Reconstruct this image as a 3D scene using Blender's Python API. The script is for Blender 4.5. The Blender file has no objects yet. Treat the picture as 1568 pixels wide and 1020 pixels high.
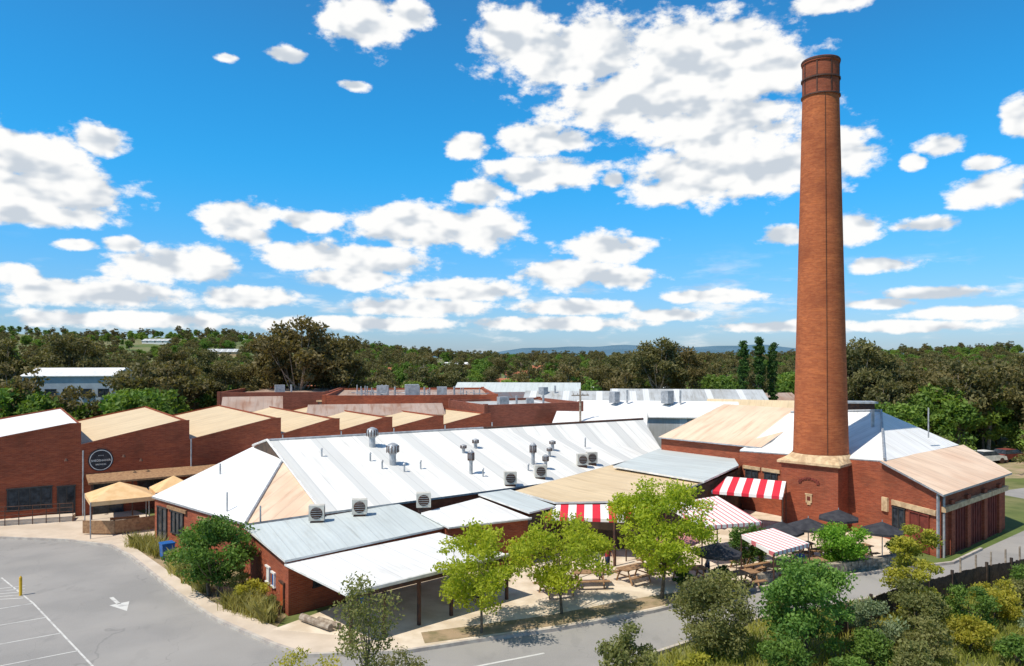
import bpy, math, random
import numpy as np
from mathutils import Vector, Matrix
random.seed(4); RNG=np.random.default_rng(7)
S=bpy.context.scene
COL=S.collection
# ---------------------------------------------------------------- materials
def newmat(name):
    m=bpy.data.materials.new(name); m.use_nodes=True
    nt=m.node_tree; nt.nodes.clear()
    out=nt.nodes.new('ShaderNodeOutputMaterial'); b=nt.nodes.new('ShaderNodeBsdfPrincipled')
    nt.links.new(b.outputs[0],out.inputs[0]); b.inputs['Roughness'].default_value=.8
    b.inputs['Specular IOR Level'].default_value=.25
    return m,nt,b,out
def N(nt,t,**k):
    n=nt.nodes.new(t)
    for a,v in k.items(): setattr(n,a,v)
    return n
def mixc(nt,f,a,b,mode='MIX'):
    n=N(nt,'ShaderNodeMix',data_type='RGBA',blend_type=mode)
    for i,v in ((0,f),(6,a),(7,b)):
        if hasattr(v,'links'): nt.links.new(v,n.inputs[i])
        elif i==0: n.inputs[0].default_value=v
        else: n.inputs[i].default_value=(*v,1)
    return n.outputs[2]
def ramp(nt,src,a,b,lo=0.,hi=1.):
    n=N(nt,'ShaderNodeMapRange'); n.interpolation_type='SMOOTHSTEP'
    nt.links.new(src,n.inputs[0]); n.inputs[1].default_value=a; n.inputs[2].default_value=b
    n.inputs[3].default_value=lo; n.inputs[4].default_value=hi
    return n.outputs[0]
def noise(nt,scale,detail=4,coord='pos',stretch=None,rough=.55):
    if coord=='pos': c=N(nt,'ShaderNodeNewGeometry').outputs['Position']
    else: c=N(nt,'ShaderNodeTexCoord').outputs['UV']
    if stretch:
        vm=N(nt,'ShaderNodeVectorMath',operation='MULTIPLY'); nt.links.new(c,vm.inputs[0]); vm.inputs[1].default_value=stretch; c=vm.outputs[0]
    n=N(nt,'ShaderNodeTexNoise'); n.inputs['Scale'].default_value=scale; n.inputs['Detail'].default_value=detail; n.inputs['Roughness'].default_value=rough
    nt.links.new(c,n.inputs['Vector']); return n.outputs[0]
def plain(name,c,c2=None,scale=1.5,rough=.8,metal=0,lo=.35,hi=.65,bump=0):
    m,nt,b,o=newmat(name); c2=c2 or tuple(x*.7 for x in c)
    n=noise(nt,scale,6); 
    nt.links.new(mixc(nt,ramp(nt,n,lo,hi),c,c2),b.inputs['Base Color'])
    b.inputs['Roughness'].default_value=rough; b.inputs['Metallic'].default_value=metal
    if bump:
        bp=N(nt,'ShaderNodeBump'); bp.inputs['Strength'].default_value=bump; bp.inputs['Distance'].default_value=.03
        n2=noise(nt,scale*12,4); nt.links.new(n2,bp.inputs['Height']); nt.links.new(bp.outputs[0],b.inputs['Normal'])
    return m
def brick(name,c1,c2,mortar,stain=(.13,.05,.028),st=.6):
    m,nt,b,o=newmat(name)
    uv=N(nt,'ShaderNodeTexCoord').outputs['UV']
    t=N(nt,'ShaderNodeTexBrick'); nt.links.new(uv,t.inputs['Vector'])
    t.inputs['Color1'].default_value=(*c1,1); t.inputs['Color2'].default_value=(*c2,1); t.inputs['Mortar'].default_value=(*mortar,1)
    t.inputs['Scale'].default_value=1; t.inputs['Mortar Size'].default_value=.007
    t.inputs['Brick Width'].default_value=.24; t.inputs['Row Height'].default_value=.086
    n1=noise(nt,.5,6); n2=noise(nt,1,5,stretch=(.6,.6,2.5)); n3=noise(nt,5,3,stretch=(.3,.3,3.))
    c=mixc(nt,ramp(nt,n1,.42,.75,0,st),t.outputs[0],stain)
    c=mixc(nt,ramp(nt,n2,.5,.75,0,.4),c,(c1[0]*1.25,c1[1]*1.4,c1[2]*1.3))
    c=mixc(nt,ramp(nt,n3,.42,.62,0,.4),c,(c2[0]*.6,c2[1]*.55,c2[2]*.55))
    nt.links.new(c,b.inputs['Base Color']); b.inputs['Roughness'].default_value=.9
    return m
def metal_roof(name,c,c2,rib=.25,panel=None,panelc=(.5,.52,.53),dirt=.5,seam=.9,period=4.2):
    m,nt,b,o=newmat(name)
    uv=N(nt,'ShaderNodeTexCoord').outputs['UV']
    sx=N(nt,'ShaderNodeSeparateXYZ'); nt.links.new(uv,sx.inputs[0])
    def per(p,off=0):
        a=N(nt,'ShaderNodeMath',operation='MULTIPLY_ADD'); nt.links.new(sx.outputs[0],a.inputs[0]); a.inputs[1].default_value=1/p; a.inputs[2].default_value=off
        f=N(nt,'ShaderNodeMath',operation='FRACT'); nt.links.new(a.outputs[0],f.inputs[0]); return f.outputs[0]
    n=noise(nt,.35,6); n2=noise(nt,1.,5,'uv',(2.2,.25,1)); n3=noise(nt,1.,2,'uv',(1.1,.02,1))
    col=mixc(nt,ramp(nt,n,.4,.7,0,dirt),c,c2)
    col=mixc(nt,ramp(nt,n2,.48,.72,0,dirt),col,(c2[0]*.76,c2[1]*.73,c2[2]*.69))
    col=mixc(nt,ramp(nt,n3,.4,.65,0,.35),col,tuple(x*.8 for x in c))
    if panel:
        col=mixc(nt,ramp(nt,per(period),panel,panel+.02,0,.85),col,panelc)
    s=per(seam); col=mixc(nt,ramp(nt,s,.0,.08,.3,0),col,(.15,.15,.15))
    nt.links.new(col,b.inputs['Base Color'])
    r=per(rib); pp=N(nt,'ShaderNodeMath',operation='PINGPONG'); nt.links.new(r,pp.inputs[0]); pp.inputs[1].default_value=.5
    bp=N(nt,'ShaderNodeBump'); bp.inputs['Strength'].default_value=.35; bp.inputs['Distance'].default_value=.03
    nt.links.new(pp.outputs[0],bp.inputs['Height']); nt.links.new(bp.outputs[0],b.inputs['Normal'])
    b.inputs['Roughness'].default_value=.6; b.inputs['Metallic'].default_value=.0
    return m
def stripes(name,c1,c2,period,duty=.5):
    m,nt,b,o=newmat(name)
    uv=N(nt,'ShaderNodeTexCoord').outputs['UV']; sx=N(nt,'ShaderNodeSeparateXYZ'); nt.links.new(uv,sx.inputs[0])
    a=N(nt,'ShaderNodeMath',operation='MULTIPLY'); nt.links.new(sx.outputs[0],a.inputs[0]); a.inputs[1].default_value=1/period
    f=N(nt,'ShaderNodeMath',operation='FRACT'); nt.links.new(a.outputs[0],f.inputs[0])
    g=N(nt,'ShaderNodeMath',operation='GREATER_THAN'); nt.links.new(f.outputs[0],g.inputs[0]); g.inputs[1].default_value=duty
    nt.links.new(mixc(nt,g.outputs[0],c1,c2),b.inputs['Base Color']); return m
def leafmat(name,c1,c2,c3,trans=.35,gain=1.3):
    c1,c2,c3=[tuple(min(v*gain,.5) for v in c) for c in (c1,c2,c3)]
    m,nt,b,o=newmat(name)
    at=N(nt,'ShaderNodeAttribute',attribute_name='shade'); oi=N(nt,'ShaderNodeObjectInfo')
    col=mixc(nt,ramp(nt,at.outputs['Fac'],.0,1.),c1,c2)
    nt_=N(nt,'ShaderNodeMath',operation='MULTIPLY'); nt.links.new(oi.outputs['Random'],nt_.inputs[0]); nt_.inputs[1].default_value=.7
    col=mixc(nt,nt_.outputs[0],col,mixc(nt,.6,col,c3))
    nt.links.new(col,b.inputs['Base Color']); b.inputs['Roughness'].default_value=.6
    tr=N(nt,'ShaderNodeBsdfTranslucent'); 
    bright=mixc(nt,1.,col,(1.6,1.6,.7),'MULTIPLY'); nt.links.new(bright,tr.inputs[0])
    ms=N(nt,'ShaderNodeMixShader'); ms.inputs[0].default_value=trans
    nt.links.new(b.outputs[0],ms.inputs[1]); nt.links.new(tr.outputs[0],ms.inputs[2]); nt.links.new(ms.outputs[0],o.inputs[0])
    return m
BR_CH=brick('chimney_brick',(.52,.145,.048),(.38,.095,.034),(.34,.17,.09),(.20,.055,.028),.55)
BR_CR=brick('crown_brick',(.33,.085,.04),(.24,.06,.03),(.22,.12,.08),(.09,.035,.02),.7)
BR=brick('red_brick',(.39,.092,.04),(.28,.062,.03),(.26,.14,.09))
BR_D=brick('old_dark_brick',(.30,.085,.05),(.21,.06,.038),(.23,.13,.09))
CREAM=plain('cream_render',(.66,.48,.28),(.45,.3,.17),2.5,bump=.2)
ROOF_W=metal_roof('white_roof_sheet',(.80,.79,.74),(.69,.68,.64),dirt=.5,panel=.64,panelc=(.58,.58,.55),period=3.4)
ROOF_W2=metal_roof('white_roof_plain',(.79,.78,.75),(.67,.67,.64),dirt=.55)
ROOF_B=metal_roof('pale_grey_roof',(.54,.585,.57),(.46,.5,.485),dirt=.45)
ROOF_BE=metal_roof('beige_roof',(.68,.53,.33),(.56,.42,.25),dirt=.5)
ROOF_P=metal_roof('rusty_pink_roof',(.76,.57,.41),(.64,.42,.28),dirt=.7)
ROOF_G=metal_roof('galvanised_roof',(.47,.49,.49),(.34,.34,.32),dirt=.8,panel=.8,panelc=(.66,.67,.66))
ROOF_R=metal_roof('rusty_roof',(.42,.32,.26),(.32,.18,.12),dirt=.9)
ROOF_D=metal_roof('dark_roof',(.14,.14,.15),(.22,.12,.1),dirt=.8)
AWN=stripes('red_white_awning',(.62,.03,.05),(.8,.76,.72),.95)
AWN2=stripes('thin_striped_awning',(.8,.75,.7),(.6,.16,.17),.36,.72)
GLASS=plain('window_glass',(.02,.025,.03),(.05,.06,.07),3,rough=.1)
FRAME=plain('frame_paint',(.05,.05,.05),rough=.5)
WHITE=plain('white_paint',(.78,.76,.72),(.6,.59,.55),2,rough=.5)
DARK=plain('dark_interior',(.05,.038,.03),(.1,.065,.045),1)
WOOD=plain('timber',(.38,.23,.12),(.25,.14,.075),6)
WOODD=plain('dark_timber_fence',(.085,.06,.045),(.045,.032,.026),3)
GREY=plain('grey_metal',(.45,.46,.47),(.3,.31,.32),3,rough=.45,metal=.3)
IRON=plain('dark_iron',(.06,.035,.028),(.11,.05,.03),4,rough=.6)
ACM=plain('cooler_casing',(.6,.57,.5),(.45,.43,.38),3)
UMB=plain('black_canvas',(.03,.03,.035),(.05,.05,.055),3)
TAN=plain('tan_canvas',(.76,.5,.26),(.66,.42,.2),2)
DOORR=plain('oxide_red_door',(.2,.045,.03),(.13,.03,.022),2)
BLUE=plain('blue_plastic',(.02,.13,.4),(.02,.1,.3),3,rough=.4)
YEL=plain('yellow_paint',(.75,.45,.03),(.55,.33,.03),3)
BARK=plain('bark',(.18,.14,.1),(.09,.07,.05),9)
BARKP=plain('pale_bark',(.38,.32,.25),(.2,.15,.11),4)
STONE=plain('stone_wall',(.42,.36,.28),(.2,.17,.13),5,bump=.5)
def asphalt():
    m,nt,b,o=newmat('asphalt')
    n1=noise(nt,.22,7); n2=noise(nt,25,3); n3=noise(nt,.9,6,stretch=(1,.5,1)); n4=noise(nt,.12,3)
    c=mixc(nt,ramp(nt,n1,.35,.65),(.305,.29,.27),(.25,.24,.225)); c=mixc(nt,ramp(nt,n2,.4,.7,0,.35),c,(.38,.36,.33))
    c=mixc(nt,ramp(nt,n3,.58,.68,0,.28),c,(.19,.185,.175)); c=mixc(nt,ramp(nt,n4,.5,.6,0,.4),c,(.35,.33,.3))
    v=N(nt,'ShaderNodeTexVoronoi',feature='DISTANCE_TO_EDGE')
    nz=N(nt,'ShaderNodeTexNoise'); nz.inputs['Scale'].default_value=.8; g=N(nt,'ShaderNodeNewGeometry'); nt.links.new(g.outputs['Position'],nz.inputs['Vector'])
    va=N(nt,'ShaderNodeVectorMath',operation='MULTIPLY_ADD'); nt.links.new(nz.outputs['Color'],va.inputs[0]); va.inputs[1].default_value=(2.5,2.5,0); nt.links.new(g.outputs['Position'],va.inputs[2])
    nt.links.new(va.outputs[0],v.inputs['Vector']); v.inputs['Scale'].default_value=.2
    c=mixc(nt,ramp(nt,v.outputs['Distance'],.0,.004,.3,0),c,(.1,.1,.1))
    nt.links.new(c,b.inputs['Base Color']); b.inputs['Roughness'].default_value=.9; return m
ASPH=asphalt()
PATH=plain('concrete_path',(.62,.52,.41),(.52,.43,.33),.6,bump=.1)
PAVE=plain('courtyard_paving',(.7,.6,.47),(.54,.44,.32),.8,bump=.2)
MULCH=plain('garden_soil',(.36,.26,.16),(.19,.16,.08),1.2,bump=.3)
LINE=plain('road_paint',(.6,.59,.55),(.38,.37,.35),2,lo=.45,hi=.7)
# ---------------------------------------------------------------- mesh builder
def empty(name,loc=(0,0,0)):
    e=bpy.data.objects.new(name,None); COL.objects.link(e); e.location=loc; e.empty_display_size=.3; return e
class MB:
    def __init__(s): s.v=[];s.f=[];s.m=[];s.uv=[]
    def poly(s,pts,m=0,uv=None):
        i=len(s.v); s.v+= [tuple(p) for p in pts]; s.f.append(tuple(range(i,i+len(pts)))); s.m.append(m)
        if uv is None:
            P=[Vector(p) for p in pts]; n=Vector((0,0,0))
            for a in range(len(P)):
                p,q=P[a],P[(a+1)%len(P)]
                n+=Vector(((p.y-q.y)*(p.z+q.z),(p.z-q.z)*(p.x+q.x),(p.x-q.x)*(p.y+q.y)))
            n=n.normalized() if n.length>1e-9 else Vector((0,0,1))
            if n.z<0: n=-n
            t=Vector((0,0,1)).cross(n)
            t=t.normalized() if t.length>.02 else Vector((.8,.6,0))
            bt=n.cross(t); uv=[(p.dot(t),p.dot(bt)) for p in P]
        s.uv+=uv
    def slab(s,pts,th=.1,m=0,ms=None,ax=None):
        ms=m if ms is None else ms
        lo=[(p[0],p[1],p[2]-th) for p in pts]
        U=[(p[0]*ax[0]+p[1]*ax[1],p[1]*ax[0]-p[0]*ax[1]) for p in pts] if ax else None
        if len(pts)==4 and ax:
            for k in ((0,1,2),(0,2,3)):
                s.poly([pts[i] for i in k],m,[U[i] for i in k]); s.poly([lo[i] for i in k],ms)
        else:
            s.poly(pts,m,U); s.poly(lo,ms)
        for i in range(len(pts)):
            j=(i+1)%len(pts); s.poly([pts[i],lo[i],lo[j],pts[j]],ms)
    def box(s,cx,cy,z0,sx,sy,sz,rot=0,m=0,taper=1):
        c,si=math.cos(rot),math.sin(rot)
        def T(x,y,z): return (cx+x*c-y*si,cy+x*si+y*c,z)
        a,b=sx/2,sy/2
        lo=[T(-a,-b,z0),T(a,-b,z0),T(a,b,z0),T(-a,b,z0)]
        a*=taper;b*=taper; hi=[T(-a,-b,z0+sz),T(a,-b,z0+sz),T(a,b,z0+sz),T(-a,b,z0+sz)]
        s.poly(hi,m); s.poly(lo[::-1],m)
        for i in range(4):
            j=(i+1)%4; s.poly([lo[i],lo[j],hi[j],hi[i]],m)
    def tube(s,p,q,r0,r1,n=8,m=0,cap=True):
        p=Vector(p);q=Vector(q);d=(q-p).normalized()
        a=d.orthogonal().normalized(); b=d.cross(a)
        A=[p+(a*math.cos(t)+b*math.sin(t))*r0 for t in [2*math.pi*k/n for k in range(n)]]
        B=[q+(a*math.cos(t)+b*math.sin(t))*r1 for t in [2*math.pi*k/n for k in range(n)]]
        for i in range(n):
            j=(i+1)%n; s.poly([A[i],A[j],B[j],B[i]],m)
        if cap: s.poly(B,m); s.poly(A[::-1],m)
    def revolve(s,cx,cy,prof,n=32,m=0):
        for (r0,z0),(r1,z1) in zip(prof,prof[1:]):
            for i in range(n):
                a=2*math.pi*i/n;b=2*math.pi*(i+1)/n
                s.poly([(cx+r0*math.cos(a),cy+r0*math.sin(a),z0),(cx+r0*math.cos(b),cy+r0*math.sin(b),z0),(cx+r1*math.cos(b),cy+r1*math.sin(b),z1),(cx+r1*math.cos(a),cy+r1*math.sin(a),z1)],m,
                   [(a*1.9,z0),(b*1.9,z0),(b*1.9,z1),(a*1.9,z1)])
    def walls(s,pts,m=0,closed=True,z0=0):
        n=len(pts)
        for i in range(n if closed else n-1):
            p,q=pts[i],pts[(i+1)%n]
            s.poly([(p[0],p[1],z0),(q[0],q[1],z0),q,p],m)
    def make(s,name,mats,parent=None,smooth=False):
        me=bpy.data.meshes.new(name); me.from_pydata(s.v,[],s.f)
        if not isinstance(mats,(list,tuple)): mats=[mats]
        for x in mats: me.materials.append(x)
        me.polygons.foreach_set('material_index',s.m)
        if smooth: me.polygons.foreach_set('use_smooth',[True]*len(s.f))
        l=me.uv_layers.new(name='UVMap'); l.data.foreach_set('uv',np.array(s.uv,dtype=np.float32).ravel())
        me.update(); o=bpy.data.objects.new(name,me); COL.objects.link(o)
        if parent: 
            o.parent=parent; o.matrix_parent_inverse=Matrix.Translation(-Vector(parent.location))
        return o
def one(name,mats,fn,parent=None):
    b=MB(); fn(b); return b.make(name,mats,parent)
def wallpt(p0,p1,t,out=0):
    x=p0[0]+(p1[0]-p0[0])*t; y=p0[1]+(p1[1]-p0[1])*t
    dx,dy=p1[0]-p0[0],p1[1]-p0[1]; L=math.hypot(dx,dy); n=(dy/L,-dx/L)
    if n[0]*-x+n[1]*-y<0: n=(-n[0],-n[1])
    return x+n[0]*out,y+n[1]*out,math.atan2(dy,dx)
def window(parent,p0,p1,t,z0,w,h,name='window',fm=None,pm=None,mull=2,head=None):
    b=MB(); fm=fm or FRAME; pm=pm or GLASS
    x,y,r=wallpt(p0,p1,t,.02); b.box(x,y,z0,w,.04,h,r,1)
    x,y,r=wallpt(p0,p1,t,.045); c,s_=math.cos(r),math.sin(r)
    for k in range(mull+1):
        o=-w/2+w*k/max(mull,1); b.box(x+c*o,y+s_*o,z0,.08,.09,h,r,0)
    b.box(x,y,z0-.07,w+.16,.11,.07,r,0); b.box(x,y,z0+h,w+.16,.11,.08,r,0)
    if head: b.box(x,y,z0+h+.08,w+.5,.12,head,r,2)
    return b.make(name,[fm,pm,CREAM],parent)
# ---------------------------------------------------------------- terrain
def sst(a,b,x):
    t=np.clip((x-a)/(b-a),0,1); return t*t*(3-2*t)
def zt(x,y):
    x=np.asarray(x,float);y=np.asarray(y,float)
    a=np.where(y>50,x/np.maximum(y,50),0)
    H=np.where(a<0,6+32*sst(.0,.5,-a),6+10*sst(.3,.68,a))
    return sst(200,1000,y)*(1-sst(1300,2600,y))*H*(1+.15*np.sin(x*.011+y*.004)+.1*np.sin(x*.029))
def ground():
    t=np.linspace(-1,1,181); c=9000*np.sign(t)*np.abs(t)**3
    X,Y=np.meshgrid(c,c); Z=zt(X,Y); n=len(c)
    V=np.stack([X.ravel(),Y.ravel(),Z.ravel()],1)
    F=[(j*n+i,j*n+i+1,(j+1)*n+i+1,(j+1)*n+i) for j in range(n-1) for i in range(n-1)]
    me=bpy.data.meshes.new('ground'); me.from_pydata(V.tolist(),[],F)
    m,nt,b,o=newmat('grass_and_earth')
    n1=noise(nt,.035,8); n2=noise(nt,.6,6); n3=noise(nt,.012,5)
    c=mixc(nt,ramp(nt,n1,.4,.6),(.11,.15,.035),(.2,.19,.08)); c=mixc(nt,ramp(nt,n2,.4,.7,0,.6),c,(.07,.1,.025))
    c=mixc(nt,ramp(nt,n3,.52,.64,0,.4),c,(.3,.24,.14))
    nt.links.new(c,b.inputs['Base Color']); me.materials.append(m)
    for p in me.polygons: p.use_smooth=True
    ob=bpy.data.objects.new('ground',me); COL.objects.link(ob)
ground()
def sheet(name,pts,z,mat):
    return one(name,mat,lambda b:b.poly([(p[0],p[1],z) for p in pts]))
foot_out=[(-45,50.5),(-33.6,49.3),(-28.8,48.6),(-25.2,47.2),(-22.6,44.6),(-16.9,37.8),(-13.5,34.1),(-9.8,31),(-8.2,29.9),(-4.3,30.3),(-1.7,31.4),(2.2,32.9),(6.6,35.1),(11.2,38.0),(21.5,42.0),(25.4,43.3),(29,46.4),(35.2,51.6),(44,60)]
sheet('asphalt_road',[(-60,12),(6,12),(5.2,27),(4.5,29.2),(11.4,34.2),(18.7,37.4),(29.4,42.4),(60,56),(60,75),(42,66)]+foot_out[::-1]+[(-60,50)],.004,ASPH)
sheet('garden_earth',[(40,72),(90,80),(90,105),(48,96)],.006,plain('tilled_earth',(.4,.3,.2),(.2,.2,.08),.35))
sheet('forecourt_paving',[(-45,50.6),(-33.6,49.4),(-28.8,48.7),(-25.2,47.3),(-23,46),(-22.5,52),(-30,59),(-45,56)],.008,PATH)
inner=[(-26,50.0),(-23.6,46.8),(-19.6,42.2),(-14.4,36.2),(-9.9,32.6),(-6.9,31.8)]
one('footpath',PATH,lambda b:b.slab([(x,y,.125) for x,y in ([(-27,48.2),(-25.2,47.2),(-22.6,44.6),(-16.9,37.8),(-13.5,34.1),(-9.8,31),(-8.2,29.9),(-4.3,30.3),(-5.2,32.2)]+inner[::-1])],.12))
sheet('garden_bed',[(-23.6,46.8),(-19.6,42.2),(-14.4,36.2),(-10.4,33),(-10.4,34.6),(-14.6,41.3),(-23.5,49.2)],.016,MULCH)
one('courtyard_paving',PAVE,lambda b:b.slab([(x,y,.13) for x,y in [(-10.4,32.6),(-6.9,31.8),(-5.2,32.2),(-4.3,30.32),(-1.7,31.42),(2.2,32.92),(6.6,35.12),(11.2,38.02),(12.6,39.6),(22.4,43.6),(25,46),(24,51),(18,58),(12,52),(2,47),(-4,42)]],.12))
one('garden_verge',MULCH,lambda b:b.slab([(x,y,.145) for x,y in [(-3.6,31.0),(2.0,33.1),(6.4,35.3),(10,37.3),(9.4,38.2),(5.6,36.5),(1.6,34.3),(-3.9,32.2)]],.01))
def kerb(name,pts):
    b=MB()
    for p,q in zip(pts,pts[1:]):
        L=math.hypot(q[0]-p[0],q[1]-p[1]); b.box((p[0]+q[0])/2,(p[1]+q[1])/2,0,L,.16,.15,math.atan2(q[1]-p[1],q[0]-p[0]))
    b.make(name,plain('kerb_concrete',(.52,.47,.4),(.38,.33,.29),2))
kerb('kerb',foot_out[1:-2]); kerb('kerb',[(5.2,27),(4.5,29.2),(11.4,34.2),(18.7,37.4),(29.4,42.4)])
# markings
def marks(b):
    def ln(x0,y0,x1,y1,w=.1):
        dx,dy=x1-x0,y1-y0;L=math.hypot(dx,dy);nx,ny=-dy/L*w/2,dx/L*w/2
        b.poly([(x0-nx,y0-ny,.009),(x1-nx,y1-ny,.009),(x1+nx,y1+ny,.009),(x0+nx,y0+ny,.009)])
    ln(-27.6,40.6,-23.2,36.4,.08); ln(-23.2,36.4,-15.8,28.6,.08)
    for k in range(4):
        ax,ay=-23.2+k*1.85,36.4-k*1.95; ln(ax,ay,ax-6,ay-4.2,.07)
    for k in range(5): ln(-27.4+.3*k,38.2-.35*k,-25.4+.3*k,39.2-.5*k,.08)
    ln(-19.9,37.3,-19.0,36.3,.18)
    b.poly([(-19.35,36.1,.009),(-18.7,36.7,.009),(-18.1,35.3,.009)])
    ln(-1.8,28.8,1.3,30.3,.12); ln(9,34.6,11.5,35.9,.12)
one('road_markings',LINE,marks)
# ---------------------------------------------------------------- chimney
CH=empty('brick_chimney',(21.6,52.55,0)); cx,cy=21.6,52.55
rb=math.atan2(.71,.70)
one('pedestal',BR,lambda b:b.box(cx,cy,0,3.9,3.9,4.45,rb),CH)
def cap(b):
    b.box(cx,cy,4.45,4.1,4.1,.14,rb); b.box(cx,cy,4.59,4.35,4.35,.16,rb,1); 
one('pedestal_cornice',[BR,CREAM],cap,CH)
def skirt(b):
    n=32; 
    sq=[];ci=[]
    for i in range(n):
        a=2*math.pi*i/n; la=a-rb; k=1/max(abs(math.cos(la)),abs(math.sin(la)))
        sq.append((cx+2.17*k*math.cos(a),cy+2.17*k*math.sin(a),4.752)); ci.append((cx+1.88*math.cos(a),cy+1.88*math.sin(a),5.25))
    for i in range(n):
        j=(i+1)%n; b.poly([sq[i],sq[j],ci[j],ci[i]])
one('skirt',CREAM,skirt,CH)
b=MB(); prof=[(1.83-.62*((z-5)/25)**.95,z) for z in np.linspace(5,30,26)]
b.revolve(cx,cy,prof,64); sh=b.make('shaft',BR_CH,CH,True)
b=MB(); b.revolve(cx,cy,[(1.2,29.98),(1.27,30.02),(1.27,30.14),(1.21,30.18),(1.2,32.3),(1.27,32.34),(1.27,32.6),(.98,32.62),(.95,31)],64); b.make('crown',BR_CR,CH,False)
b=MB()
for z in (30.08,31.25,32.5): b.revolve(cx,cy,[(1.2,z-.05),(1.3,z-.05),(1.3,z+.05),(1.2,z+.05)],48)
for k in range(8):
    a=k*math.pi/4+.2; b.box(cx+1.22*math.cos(a),cy+1.22*math.sin(a),30.15,.05,.07,2.3,a)
b.tube((cx-.3,cy-1.85,5.3),(cx-.2,cy-1.23,30),.015,.015,5)
b.make('iron_bands',IRON,CH)
nc=(cx-.70*1.95,cy-.71*1.95)
p0=(nc[0]+.71*1.9,nc[1]-.70*1.9); p1=(nc[0]-.71*1.9,nc[1]+.70*1.9)
def niche(b):
    x,y,r=wallpt(p0,p1,.5,.03); c,s_=math.cos(r),math.sin(r)
    for k in range(9):
        a=math.pi*k/8; b.box(x+c*.62*math.cos(a),y+s_*.62*math.cos(a),3.3+.28*math.sin(a),.2,.08,.14,r,0)
    b.box(x,y,2.0,.42,.07,.55,r,1); b.box(x,y,1.85,.25,.07,.15,r,1); b.box(x,y,2.55,.5,.1,.07,r,1)
    b.box(x,y,2.15,.22,.09,.28,r,0)
one('crest_and_arch',[DOORR,CREAM],niche,CH)
# ---------------------------------------------------------------- engine house (right)
EH=empty('brick_engine_house',(27,55,0))
A=(25.4,44.5,3.9);Bq=(34.2,52.1,3.95);C=(24.3,49,5.15);D=(34.4,57.8,5.15);E=(29,59,7.64);E2=(23,62,7.3);F=(17.8,58.7,4.6);I=(31,68,4.6);J=(22,70,4.6)
def dn(p,d=.06): return (p[0],p[1],p[2]-d)
one('walls',BR,lambda b:b.walls([dn(p) for p in (A,Bq,D,I,J,F,C)]),EH)
def ehroof(b):
    for P in ([F,C,E],[F,E,E2],[C,D,E],[D,I,E],[I,J,E2],[I,E2,E],[J,F,E2]): b.slab(P,.1,0,2)
    Ae=(25.25,43.95,3.86);Be=(34.7,52.1,3.9); Cl=(24.0,49,5.17); Dr=(34.75,57.8,5.17)
    b.slab([Ae,Be,Dr,Cl],.12,1,2)
    b.tube((C[0],C[1],5.28),(E[0],E[1],7.74),.09,.09,6,2); b.tube((E[0],E[1],7.72),(E2[0],E2[1],7.38),.09,.09,6,2)
one('roof',[ROOF_W2,ROOF_P,GREY],ehroof,EH)
def ehtrim(b):
    for t,w in ((.13,.55),(.36,.55),(.62,.55),(.87,.55)):
        x,y,r=wallpt(A,Bq,t,.09); b.box(x,y,0,w,.18,3.3,r,1)
    x,y,r=wallpt(A,Bq,.5,.12); b.box(x,y,2.72,11.4,.25,.32,r,0)
    x,y,r=wallpt(A,C,.45,.06); b.box(x,y,2.45,3.6,.12,.32,r,0)
    x,y,r=wallpt(A,C,.97,.07); b.box(x,y,1.9,.5,.14,.9,r,0)
    x,y,r=wallpt(A,C,.02,.1); b.box(x,y,0,.12,.12,3.8,r,2)
    x,y,r=wallpt(A,Bq,.02,.1); b.box(x,y,0,.1,.1,3.8,r,2)
one('trim',[CREAM,BR,GREY],ehtrim,EH)
for t in (.245,.49,.745): window(EH,A,Bq,t,.05,1.75,2.55,'roller_door',DOORR,DOORR,4)
window(EH,A,C,.35,.1,1.5,2.2,'door',DOORR,DOORR,2); window(EH,A,C,.72,1.0,1.0,1.3)
window(EH,C,F,.75,1.6,1.1,1.6,head=.25); window(EH,C,F,.9,1.6,1.1,1.6,head=.25)
one('roof_vent',[GREY,IRON],lambda b:(b.box(27.7,60.6,7.2,2.6,1.2,1.0,-.15,1),b.box(27.7,60.6,8.2,3.0,1.6,.14,-.15),b.tube((30.5,55,6),(30.5,55,8.2),.05,.05,6),b.tube((26.9,56,6.2),(26.9,56,8),.12,.12,8)),EH)
# beige gabled hall behind
BH=empty('beige_roofed_hall',(20,64,0))
e1=(13,65.4,5);e2=(19.3,58.3,5);r1=(19.6,69.3,7.55);r2=(25.2,62.3,7.55);f1=(26,74,5);f2=(31,67,5)
one('walls',BR,lambda b:(b.walls([dn(p) for p in (e1,e2,f2,f1)]),b.poly([dn(e1),dn(f1),dn(r1)]),b.poly([dn(e2),dn(f2),dn(r2)])),BH)
one('roof',[ROOF_P,GREY],lambda b:(b.slab([(12.7,65.2,4.95),(19.2,57.9,4.95),r2,r1],.1,0,1),b.slab([r1,r2,f2,f1],.1,0,1)),BH)
# ---------------------------------------------------------------- main mill
MM=empty('mill_building',(-2,52,0))
P1=(-17.2,53.1,6.0);Pm=(-2.4,62.1,6.0);P2=(12.4,71.1,6.0)
L_=(-10.6,41.6,3.3);Mm=(2.05,51.2,3.3);R_=(13.4,66.9,3.5)
G1=(-15,49.2,5.15);G2=(-19.6,57,5.15);H1=(-14.6,41.2,2.8);H2=(-23.6,49.2,2.8);H3=(-24.5,58,2.8)
Bk0=(-23,64,3.3);Bk1=(-9,73,3.3);Bk2=(6,82,3.3)
RA=(.855,.52)
def mroof(b):
    b.slab([P1,L_,Mm,Pm],.12,0,1,RA); b.slab([Pm,Mm,R_],.12,0,1,RA); b.slab([Pm,R_,P2],.12,0,1,RA)
    b.slab([P1,Pm,Bk1,Bk0],.12,0,1,RA); b.slab([Pm,P2,Bk2,Bk1],.12,0,1,RA)
one('roof',[ROOF_W,GREY],mroof,MM)
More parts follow.
